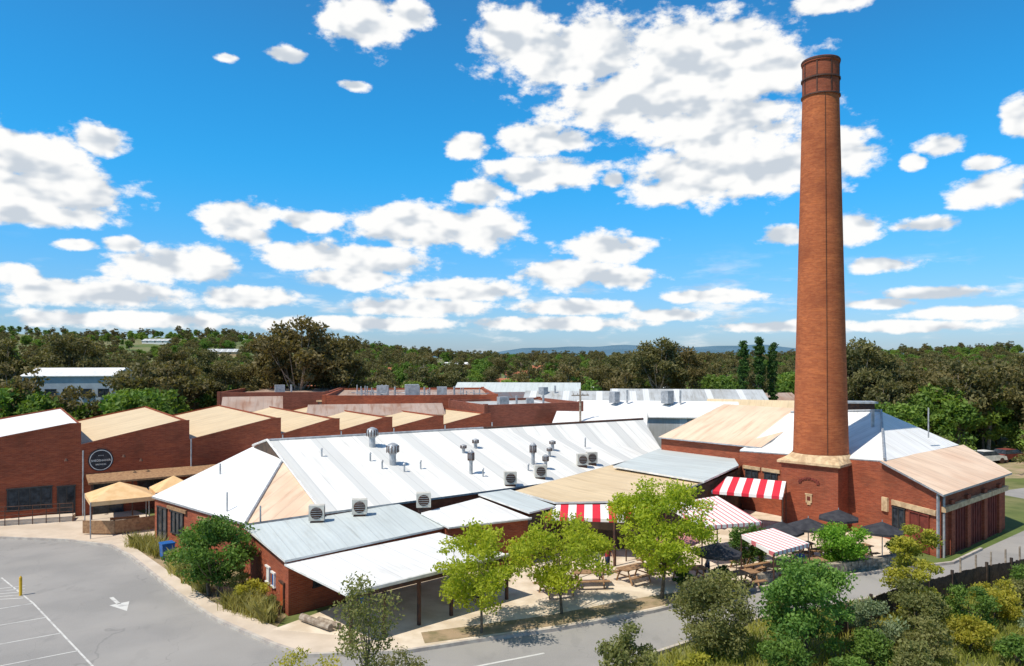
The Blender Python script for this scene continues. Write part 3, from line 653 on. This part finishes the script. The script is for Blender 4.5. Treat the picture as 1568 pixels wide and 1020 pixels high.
# ---------------------------------------------------------------- vegetation
LG=leafmat('leaf_lime',(.22,.29,.025),(.38,.42,.04),(.3,.31,.03),.5,1.15)
LM=leafmat('leaf_green',(.045,.1,.02),(.12,.2,.035),(.1,.12,.02))
LD=leafmat('leaf_deep_green',(.022,.06,.018),(.07,.13,.03),(.05,.09,.02))
LO=leafmat('leaf_olive',(.08,.1,.03),(.2,.21,.07),(.17,.14,.06),.4)
LY=leafmat('leaf_yellow_green',(.17,.19,.03),(.36,.34,.05),(.33,.26,.03),.45,1.2)
LGR=leafmat('leaf_grey_green',(.09,.12,.06),(.2,.24,.13),(.12,.16,.07))
LE=leafmat('leaf_eucalypt',(.05,.058,.022),(.14,.13,.05),(.14,.085,.035),.3,1.3)
LF=leafmat('leaf_fresh',(.08,.15,.02),(.18,.27,.05),(.16,.15,.03))
GR=leafmat('grass_blades',(.2,.18,.06),(.42,.35,.14),(.24,.22,.05))
GB=leafmat('grass_green',(.15,.2,.03),(.33,.32,.08),(.27,.24,.06))
def leafmesh(name,C,size,shade,mats,wood=None,aspect=.5):
    n=len(C)
    a=RNG.normal(size=(n,3)); a/=np.linalg.norm(a,axis=1)[:,None]
    r=RNG.normal(size=(n,3)); 
    b=np.cross(a,r); b/=np.linalg.norm(b,axis=1)[:,None]+1e-9
    s=(size*RNG.uniform(.6,1.3,n))[:,None]
    V=np.stack([C-a*s,C-b*s*aspect,C+a*s,C+b*s*aspect],1).reshape(-1,3)
    wv=[];wf=[]
    if wood: wv,wf=wood.v,wood.f
    nw=len(wv)
    allv=np.concatenate([np.array(wv,dtype=float).reshape(-1,3),V]) if nw else V
    me=bpy.data.meshes.new(name)
    me.vertices.add(len(allv)); me.vertices.foreach_set('co',allv.astype(np.float32).ravel())
    wl=[i for f in wf for i in f]; ws=[len(f) for f in wf]
    loops=np.concatenate([np.array(wl,dtype=np.int32),np.arange(n*4,dtype=np.int32)+nw])
    tot=np.concatenate([np.array(ws,dtype=np.int32),np.full(n,4,np.int32)]); st=np.concatenate([[0],np.cumsum(tot)[:-1]]).astype(np.int32)
    me.loops.add(len(loops)); me.loops.foreach_set('vertex_index',loops)
    me.polygons.add(len(tot)); me.polygons.foreach_set('loop_start',st); me.polygons.foreach_set('loop_total',tot)
    for m in mats: me.materials.append(m)
    mi=np.concatenate([np.ones(len(ws),np.int32),np.zeros(n,np.int32)]); me.polygons.foreach_set('material_index',mi)
    at=me.attributes.new('shade','FLOAT','POINT'); at.data.foreach_set('value',np.concatenate([np.zeros(nw),np.repeat(shade,4)]).astype(np.float32))
    me.update(calc_edges=True); return me
def treemesh(name,h,r,base,ncl,nlf,leaf,lm,bark=BARK,clr=.34,trunk=.12,conic=0,flat=1.,multi=1):
    """crown made of leaf clumps carried on real limbs"""
    cz=(base+h)/2; hz=(h-base)/2
    cs=[]
    while len(cs)<ncl:
        p=RNG.uniform(-1,1,3); d=np.linalg.norm(p)
        if d>1 or d<.35: continue
        z=cz+p[2]*hz*.88; k=1-conic*max(0,(z-base)/(h-base)); w=r*.8*k
        cs.append((p[0]*w,p[1]*w,z))
    cs=np.array(cs); cr=clr*r*RNG.uniform(.6,1.25,ncl)
    w=MB(); bend=RNG.uniform(-.15,.15,2)*r*.6; top=Vector((bend[0],bend[1],base+hz*1.0))
    for m in range(multi):
        off=Vector((RNG.uniform(-.2,.2),RNG.uniform(-.2,.2),0))*(multi>1)*r*.5
        mid=Vector((bend[0]*.5,bend[1]*.5,base))+off*1.5
        w.tube(off-Vector((0,0,.2)),mid,trunk,trunk*.75,7,0,False); w.tube(mid,top,trunk*.75,trunk*.25,6,0,False)
    for c in cs[:min(ncl,26)]:
        t=RNG.uniform(0.0,.75); s=Vector((bend[0]*.5,bend[1]*.5,base)).lerp(top,t*.8); c=Vector(c)
        if c.z<s.z: s=Vector((bend[0]*.5,bend[1]*.5,max(base*.8,c.z-.2)))
        md=(s+c)/2+Vector((0,0,-.08*r)); w.tube(s,md,trunk*.35,trunk*.22,5,0,False); w.tube(md,c,trunk*.22,trunk*.06,4,0,False)
    idx=RNG.choice(ncl,nlf,p=cr**2/np.sum(cr**2))
    g=RNG.normal(size=(nlf,3)); g/=np.linalg.norm(g,axis=1)[:,None]; g*=(RNG.uniform(0,1,nlf)**.45)[:,None]*RNG.uniform(.75,1.25,nlf)[:,None]
    g[:,2]*=.62*flat
    C=cs[idx]+g*cr[idx][:,None]
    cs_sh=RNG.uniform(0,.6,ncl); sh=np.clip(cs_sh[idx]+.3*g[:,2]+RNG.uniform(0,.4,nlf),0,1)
    return leafmesh(name,C,leaf,sh,[lm,bark],w)
def put(name,me,x,y,s=1,rz=0,parent=None,z=None):
    o=bpy.data.objects.new(name,me); COL.objects.link(o); o.location=(x,y,float(zt(x,y)) if z is None else z); o.scale=(s,s,s); o.rotation_euler=(0,0,rz)
    if parent: o.parent=parent
    return o
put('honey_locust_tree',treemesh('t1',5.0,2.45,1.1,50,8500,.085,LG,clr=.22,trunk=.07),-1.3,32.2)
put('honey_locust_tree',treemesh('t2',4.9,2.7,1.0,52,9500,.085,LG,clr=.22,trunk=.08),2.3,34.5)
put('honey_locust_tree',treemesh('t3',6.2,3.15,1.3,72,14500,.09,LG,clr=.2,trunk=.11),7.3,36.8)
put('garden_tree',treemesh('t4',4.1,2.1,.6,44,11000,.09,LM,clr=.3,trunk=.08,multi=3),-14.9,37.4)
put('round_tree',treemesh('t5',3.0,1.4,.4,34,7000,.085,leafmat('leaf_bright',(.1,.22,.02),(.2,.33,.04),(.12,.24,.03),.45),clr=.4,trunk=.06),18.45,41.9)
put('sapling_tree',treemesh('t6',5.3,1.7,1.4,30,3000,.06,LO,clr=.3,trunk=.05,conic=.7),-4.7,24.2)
def shrub(name,x,y,h,r,mat,n=5000,leaf=.07,ncl=26,clr=.33): put(name,treemesh('shrub',h,r,.15,ncl,n,leaf,mat,clr=clr,trunk=.04,multi=3),x,y,1,RNG.uniform(0,6))
shrub('wattle_shrub',-6.7,24.0,2.9,1.4,LY,4600,.05)
shrub('wattle_shrub',-3.6,23.6,2.9,1.1,LO,3400,.05)
shrub('olive_shrub',4.0,26.3,2.6,1.2,LO,5000); shrub('olive_shrub',8.1,30.2,3.2,1.9,LO,10000,.075,40)
shrub('bottlebrush_shrub',11.5,29.2,4.6,1.85,leafmat('leaf_mid',(.06,.13,.025),(.15,.25,.05),(.1,.16,.04)),13000,.08,50)
shrub('wattle_shrub',18.0,33.3,4.7,1.35,LY,9500,.075,38); shrub('bottlebrush_shrub',16.9,31.4,2.9,1.3,LO,6000)
for x,y,h,r,m in ((14.6,30.4,2.2,1.3,LGR),(16,29,1.7,1.3,LO),(19.8,32.6,2.3,1.2,LM),(21.8,33.8,2.0,1.2,LY),(24,35.2,1.6,1.1,LO),(13.4,28,1.7,1.1,LM),(18.6,30.2,1.6,1.1,LY),(25.6,36.4,2.2,1.4,LM),(27,38.0,1.5,1,LO),(9.9,27.2,1.8,1.1,LM),(6.6,26.6,1.4,.8,LY),(12.6,35.0,.9,.7,LO),(22.5,31.5,1.3,1.0,LGR),(14.6,27.0,1.6,1.0,LO),(11.8,26.2,1.4,.9,LM),(19.5,28.8,1.2,.9,LM)):
    shrub('native_shrub',x,y,h,r,m,3400,.07,22)
for x,y,h,r,m in ((-12.4,35.8,1.3,.95,LY),(-11.3,35.0,.9,.6,LO),(-17,40.2,1.5,1.0,LO),(-18.6,42.2,1.0,.8,LM),(-13.3,37.2,1.6,.9,LO)): shrub('garden_shrub',x,y,h,r,m,2200,.06,16)
cyp=treemesh('cyp',3.2,.3,.3,30,2200,.06,LM,clr=.9,trunk=.04,conic=.6)
for x,y,s in ((12.3,41.2,1),(12.85,41.5,.95),(13.4,41.7,1.03),(13.95,41.9,.93)): put('pencil_cypress',cyp,x,y,s,x)
shrub('courtyard_shrub',22.6,43.8,1.6,.8,LM,2500); shrub('courtyard_shrub',10.9,38.9,1.2,.6,LD,1800); shrub('courtyard_shrub',8.6,38.0,1.5,.5,LD,1800)
def grass(name,pts,h,mat,w=.02):
    n=len(pts); ang=RNG.uniform(0,6.28,n); hh=h*RNG.uniform(.4,1.2,n); lean=RNG.normal(size=(n,2))*.35*hh[:,None]
    P=np.concatenate([pts,zt(pts[:,0],pts[:,1])[:,None]],1); d=np.stack([np.cos(ang)*w,np.sin(ang)*w,np.zeros(n)],1)
    mid=P+np.stack([lean[:,0]*.3,lean[:,1]*.3,hh*.6],1); top=P+np.stack([lean[:,0],lean[:,1],hh],1)
    V=np.stack([P-d,P+d,mid+d*.8,top,mid-d*.8],1).reshape(-1,3)
    me=bpy.data.meshes.new(name); me.from_pydata(V.tolist(),[],[(5*i,5*i+1,5*i+2,5*i+3,5*i+4) for i in range(n)]); me.materials.append(mat)
    at=me.attributes.new('shade','FLOAT','POINT'); sh=np.clip(.5+.4*np.sin(pts[:,0]*1.3)*np.cos(pts[:,1]*1.7)+RNG.uniform(-.3,.3,n),0,1); at.data.foreach_set('value',np.repeat(sh,5).astype(np.float32))
    o=bpy.data.objects.new(name,me); COL.objects.link(o)
def inpoly(p,poly):
    c=np.zeros(len(p),bool); n=len(poly)
    for i in range(n):
        x0,y0=poly[i];x1,y1=poly[(i+1)%n]
        m=((y0>p[:,1])!=(y1>p[:,1]))&(p[:,0]<(x1-x0)*(p[:,1]-y0)/(y1-y0+1e-12)+x0); c^=m
    return c
q=RNG.uniform((5,24),(36,46),(60000,2)); bank=[(5.6,24),(5.4,27),(5,29.1),(11.4,33.9),(18.7,37.1),(29.4,42.1),(36,45),(34,24)]
grass('bank_grass',q[inpoly(q,bank)],.4,GB)
def tuft(cs,n,r): 
    a=np.repeat(np.array(cs),n,0); return a+RNG.normal(size=a.shape)*r
grass('ornamental_grass',tuft([(-23.6,47.0),(-23,46.6),(-22.3,46.1),(-21.7,45.7),(-21.0,44.9),(-22.6,47),(-11.8,34.4),(-11.0,33.8),(-12.6,35.0),(-13.2,35.4),(-12.1,35.3),(-18.2,41),(-19.3,43),(-15.8,38.3),(-16.8,39.4)],260,.22),.95,GR,.015)
q=RNG.uniform((-4,31),(11,39),(9000,2)); grass('verge_grass',q[inpoly(q,[(-3.6,31.1),(2.0,33.2),(6.4,35.4),(10,37.4),(9.4,38.2),(5.6,36.7),(1.6,34.5),(-3.9,32.2)])][::3],.16,GB,.015)
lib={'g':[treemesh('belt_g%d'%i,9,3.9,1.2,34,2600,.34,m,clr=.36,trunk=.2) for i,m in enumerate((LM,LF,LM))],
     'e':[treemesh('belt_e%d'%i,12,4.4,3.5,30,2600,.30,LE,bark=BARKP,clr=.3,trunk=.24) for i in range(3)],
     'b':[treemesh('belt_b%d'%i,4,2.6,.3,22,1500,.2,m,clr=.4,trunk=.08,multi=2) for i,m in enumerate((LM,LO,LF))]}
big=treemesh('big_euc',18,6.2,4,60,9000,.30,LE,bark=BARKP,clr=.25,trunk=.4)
for x,y,s in ((-31,108,1.02),(-26,112,.9),(-36,113,.9),(-40,106,.66)): put('eucalyptus_tree',big,x,y,s,x)
for x,y,s in ((25.5,132,.88),(30,135,.82),(47.5,103,.84),(44,108,.5),(-83,142,.95),(-90,150,.95),(-100,146,.9),(68,108,.62),(77,112,.72),(-62,150,.8),(-70,155,.82),(88,122,.8),(60,125,.66)): put('eucalyptus_tree',big,x,y,s,y)
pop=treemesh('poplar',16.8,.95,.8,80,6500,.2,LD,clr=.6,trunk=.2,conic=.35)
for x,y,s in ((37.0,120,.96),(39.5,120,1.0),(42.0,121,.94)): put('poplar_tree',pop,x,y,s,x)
HS=[(-62,128,12,8,.2,0,0),(-22,142,14,8,.1,0,0),(-8,150,12,8,.3,0,2),(-5,200,14,9,.1,1,3),(14,190,13,8,-.2,0,0),(30,150,11,7,.1,2,4),(50,150,12,8,.2,2,5),(85,138,12,8,-.2,1,3),(-48,190,13,8,-.1,0,3),(2,245,14,8,-.1,1,3),(45,225,14,8,.1,0,2),
  (-100,330,16,10,.1,0,0),(-60,380,16,10,.1,1,3),(5,350,16,10,.1,1,3),(30,300,16,10,.1,0,0),(110,330,16,10,.1,0,3),(20,450,18,10,.1,1,3),(-200,520,20,10,.1,1,1),(-40,520,20,10,.1,0,0),(-330,700,24,12,0,0,1)]
def clear(p):
    for h in HS:
        d=math.hypot(h[0],h[1]); ux,uy=h[0]/d,h[1]/d; al=p[0]*ux+p[1]*uy; la=abs(p[0]*uy-p[1]*ux)
        if la<h[2]*.5 and d-max(26,.2*d)<al<d+6: return False
    if 30<p[0]<50 and 122<p[1]<140 : return False
    if -83<p[0]*122/p[1]<-63 and 88<p[1]<136: return False
    return True
D_=empty('distant_trees')
def scat(n,fn,kinds,smin,smax):
    for i in range(n):
        for _ in range(30):
            x,y=fn()
            if clear((x,y)): break
        else: continue
        k=random.choice(kinds); put('tree_instance',random.choice(lib[k]),x,y,random.uniform(smin,smax),random.uniform(0,6.28),D_)
U=random.uniform
def rej(f,ok):
    def g():
        while True:
            p=f()
            if ok(p): return p
    return g
scat(80,rej(lambda:(-U(.385,.75)*(y:=U(84,128)),y),lambda p:not(-42<p[0]<-22)),'bggge',.6,1.0)
for i in range(40):
    x=-U(.46,.78)*(y:=U(76,100)); put('tree_instance',random.choice(lib['b']),x,y,U(1.0,1.7),U(0,6),D_)
scat(26,lambda:(-U(.5,.74)*(y:=U(70,84)),y),'bbg',.5,.85)
scat(9,lambda:(U(-36,-26),U(82,88)),'b',.7,1.1)
scat(95,lambda:(U(.48,.78)*(y:=U(92,130)),y),'bgeeg',.7,1.05)
scat(14,lambda:(U(.50,.60)*(y:=U(80,90)),y),'bb',.5,.9)
scat(8,lambda:(U(.70,.8)*(y:=U(70,84)),y),'bge',.6,.9)
scat(470,lambda:(U(-.75,.75)*(y:=U(122,260)),y),'gggbee',.6,1.0)
def regC():
    y=260*(1150/260)**(U(0,1)**.8); return (U(-.76,.76)*y,y)
scat(2300,regC,'gggee',.65,1.15)
WM=(WHITE,CREAM,BR);TILE=plain('terracotta_tiles',(.48,.17,.08),(.34,.12,.07),1); RM=(ROOF_W2,ROOF_G,ROOF_B,TILE,ROOF_D,ROOF_R)
def house(x,y,w,d,rot,wm,rm):
    wm=WM[wm];rm=RM[rm]
    z=float(zt(x,y)); e=empty('house',(x,y,z)); c,s_=math.cos(rot),math.sin(rot)
    def T(a,b_,h): return (x+a*c-b_*s_,y+a*s_+b_*c,z+h)
    w/=2;d/=2
    def W(b):
        K=[(-w,-d),(w,-d),(w,d),(-w,d)]
        for i in range(4): p,q=K[i],K[(i+1)%4]; b.poly([T(*p,-2),T(*q,-2),T(*q,2.7),T(*p,2.7)])
        for sx in (-w,w): b.poly([T(sx,-d,2.7),T(sx,d,2.7),T(sx,0,4.4)])
    one('walls',wm,W,e)
    one('roof',rm,lambda b:(b.slab([T(-w-.5,-d-.5,2.55),T(w+.5,-d-.5,2.55),T(w+.5,0,4.6),T(-w-.5,0,4.6)],.12),b.slab([T(-w-.5,d+.5,2.55),T(w+.5,d+.5,2.55),T(w+.5,0,4.6),T(-w-.5,0,4.6)],.12)),e)
    one('windows',GLASS,lambda b:[b.poly([T(a-.6,-d-.03,1),T(a+.6,-d-.03,1),T(a+.6,-d-.03,2.2),T(a-.6,-d-.03,2.2)]) for a in (-w*.6,0,w*.6)],e)
for h in HS: house(*h)
def hills():
    b=MB(); xs=np.linspace(-3500,4200,120)
    def hz(x): return 30+30*math.exp(-((x-450)/480)**2)+50*math.exp(-((x-1350)/480)**2)+10*math.sin(x*.0031)+6*math.sin(x*.009+1)+3*math.sin(x*.023)
    for a,c in zip(xs,xs[1:]):
        b.poly([(a,3700,-5),(c,3700,-5),(c,4300,hz(c)),(a,4300,hz(a))]); b.poly([(a,4300,hz(a)),(c,4300,hz(c)),(c,5200,-5),(a,5200,-5)])
    b.make('distant_hills',plain('forest_painted_haze',(.09,.17,.23),(.07,.14,.19),.004),None,True)  # aerial haze painted into the forest's bluish base colour, no volume
hills()
# ---------------------------------------------------------------- sky
SUN=Vector((-.8,-.6,0)).normalized(); EL=math.radians(58)
W=bpy.data.worlds.new('World'); S.world=W; W.use_nodes=True; nt=W.node_tree; nt.nodes.clear()
out=N(nt,'ShaderNodeOutputWorld'); bg=N(nt,'ShaderNodeBackground'); nt.links.new(bg.outputs[0],out.inputs[0]); bg.inputs[1].default_value=.1
sky=N(nt,'ShaderNodeTexSky'); sky.sky_type='NISHITA'; sky.sun_disc=False; sky.sun_elevation=EL; sky.sun_rotation=math.atan2(SUN.x,SUN.y)%(2*math.pi)
sky.air_density=1.; sky.dust_density=.4; sky.ozone_density=3.
def M(op,a,b=None,c=None):
    n=N(nt,'ShaderNodeMath',operation=op)
    for i,v in enumerate((a,b,c)):
        if v is None: continue
        if hasattr(v,'links'): nt.links.new(v,n.inputs[i])
        else: n.inputs[i].default_value=v
    return n.outputs[0]
tc=N(nt,'ShaderNodeTexCoord'); sx=N(nt,'ShaderNodeSeparateXYZ'); nt.links.new(tc.outputs['Generated'],sx.inputs[0])
az=M('ARCTAN2',sx.outputs[0],sx.outputs[1]); el=M('ARCSINE',sx.outputs[2])
cb=N(nt,'ShaderNodeCombineXYZ'); nt.links.new(az,cb.inputs[0]); nt.links.new(el,cb.inputs[1]); P=cb.outputs[0]
# cumulus bank: (tan azimuth, tan elevation, half width, half height) x100
CL=[(0,42.6,5,3.8),(10,40.4,12,4.5),(25,40,12.5,5),(34,38,6,3.8),(19,34.5,15.5,4.6),(27.5,31,11.5,4.2),(26,24.3,11.5,3.8),(42,27,6.8,3.6),(34,24.5,9.5,3.2),(21,22,4.6,2.2),
(3,28.8,5.2,2.3),(-6,28,2.8,1.6),(7.5,28.7,2.8,1.6),(4,24.3,8.2,2.2),(13.5,23.5,1.7,1.1),(-4,21.7,4,1.8),(-12.5,17.3,9.5,3),(-4,16.8,5.5,3),(-16,17,5,2.2),
(-36,18.3,4.8,2.4),(-26.5,18,4.4,1.3),(-35,16,3.5,1.3),(-64.5,26.5,9,4),(-61,22,11.5,4),(-54.5,28.7,3.6,2),(-63,19,10.5,1.9),
(-19.5,44.8,6,3.5),(-14,45.6,3.5,1.8),(-30,40,2.7,1.0),(-21,36,2,.7),(-38,39.7,1.5,.6),(-27.3,13.5,7,2),(-18.6,12.6,8,2.2),(-21,10.4,7,1.5),
(-44.5,12.2,9,2.5),(-51.6,14.8,2.8,1.2),(-57.7,14.8,2.8,.8),(-66.5,10.9,3.7,1.4),(12.3,14.4,5.8,2),(7.5,11,7,2),(13.6,10.4,5.8,1.4),
(45,17,4,2),(55.3,17.5,4.4,1),(36.2,16,3.2,1.3),(49.2,12.2,4.9,1.1),(57,28,3.1,1.3),(53.4,25.7,1.7,1.1),(64,22.2,5.4,2.5),(67.5,31.7,2.4,2.7),(63,25.7,2.8,1.1),
(26.6,8,6.6,1),(56.2,8.3,8,1),(49.2,7,6.2,.8),(60.5,5.8,8,1),(-55,8.3,13,1.9),(-35,7.8,7,1.5),(-7.3,8.7,9.7,1.5),(-12.5,6.5,10.6,1.3),(8.4,6.5,9,1.1),(5.7,4.3,13,1.),(-50.8,4.8,17,1.2),(-20,4.3,13,1.),(20.5,5.5,5.4,.9),(36,3.9,9,.8),(53.5,3.9,9,.8),(42.3,47,5.4,1.2)]
cur=None
for s_,t_,w_,h_ in CL:
    s_,t_,w_,h_=s_/100,t_/100,w_/100,h_/100
    a=math.atan(s_); e=math.atan(t_*math.cos(a)); iw=1/(w_*math.cos(a)**2*1.12); ih=1/(h_*math.cos(a)*1.12)
    v=N(nt,'ShaderNodeVectorMath',operation='MULTIPLY_ADD'); nt.links.new(P,v.inputs[0]); v.inputs[1].default_value=(iw,ih,0); v.inputs[2].default_value=(-a*iw,-e*ih,0)
    l=N(nt,'ShaderNodeVectorMath',operation='LENGTH'); nt.links.new(v.outputs[0],l.inputs[0])
    cur=l.outputs['Value'] if cur is None else M('MINIMUM',cur,l.outputs['Value'])
def fbm(off,sc,det=9,st=(1,1.7,1),rg=.6):
    v=N(nt,'ShaderNodeVectorMath',operation='MULTIPLY_ADD'); nt.links.new(P,v.inputs[0]); v.inputs[1].default_value=st; v.inputs[2].default_value=off
    n=N(nt,'ShaderNodeTexNoise'); nt.links.new(v.outputs[0],n.inputs['Vector']); n.inputs['Scale'].default_value=sc; n.inputs['Detail'].default_value=det; n.inputs['Roughness'].default_value=rg
    return n.outputs[0]
n1=fbm((0,0,0),22,7); n2=fbm((-.012,.034,0),22,2.,rg=.5); n1s=fbm((0,0,0),22,2.,rg=.5); n3=fbm((4,2,1),5,3); n4=fbm((2,3,5),9,6,(1,4.2,1))
behind=M('GREATER_THAN',M('ABSOLUTE',az),.75)
body=M('SUBTRACT',1.,M('MINIMUM',cur,1.9))
gen=M('MULTIPLY_ADD',n3,6.,-3.5); gen=M('MINIMUM',gen,.8); gen=M('MULTIPLY_ADD',behind,M('ADD',gen,3.),-3.)
body=M('MAXIMUM',body,gen)
den=M('ADD',M('MULTIPLY',body,1.35),M('MULTIPLY_ADD',n1,2.8,-1.36))
al=ramp(nt,den,-.08,.5)
low=M('MULTIPLY',ramp(nt,n4,.5,.72,0,.85),ramp(nt,el,.06,.15,1.,0.)); al=M('MAXIMUM',al,low)
al=M('MULTIPLY',al,ramp(nt,el,-.01,.03))
sh=M('MULTIPLY_ADD',M('SUBTRACT',n1s,n2),2.0,.62); sh=M('ADD',sh,M('MULTIPLY_ADD',n1,.9,-.45)); core=ramp(nt,den,.5,1.7,.0,.15); sh=M('SUBTRACT',sh,core)
sh=ramp(nt,sh,.15,.75)
cc=mixc(nt,sh,(6.0,6.6,7.3),(10,10,9.9))
tint=mixc(nt,ramp(nt,el,-.02,.26),(.74,.96,1.42),(.22,1.32,1.82))
tint=mixc(nt,ramp(nt,el,.3,.75),tint,(.65,.9,1.1))
sk=mixc(nt,1.,sky.outputs[0],tint,'MULTIPLY')
nt.links.new(mixc(nt,al,sk,cc),bg.inputs[0])
try: W.cycles.sampling_method='MANUAL'; W.cycles.sample_map_resolution=512
except Exception: pass
sl=bpy.data.lights.new('sun','SUN'); sl.energy=5.0; sl.angle=math.radians(.5); sl.color=(1,.93,.82)
so=bpy.data.objects.new('sun',sl); COL.objects.link(so)
d=Vector((SUN.x*math.cos(EL),SUN.y*math.cos(EL),math.sin(EL))); so.rotation_euler=d.to_track_quat('Z','Y').to_euler(); so.location=(0,0,60)
# ---------------------------------------------------------------- camera
cd=bpy.data.cameras.new('camera'); cam=bpy.data.objects.new('camera',cd); COL.objects.link(cam)
cam.location=(0,0,12); cam.rotation_euler=(math.pi/2,0,0); cd.sensor_width=36; cd.lens=36*1150/1568; cd.shift_y=35/1568; cd.clip_end=20000; cd.clip_start=.5
S.camera=cam
S.view_settings.view_transform='Standard'; S.view_settings.look='None'; S.view_settings.exposure=0
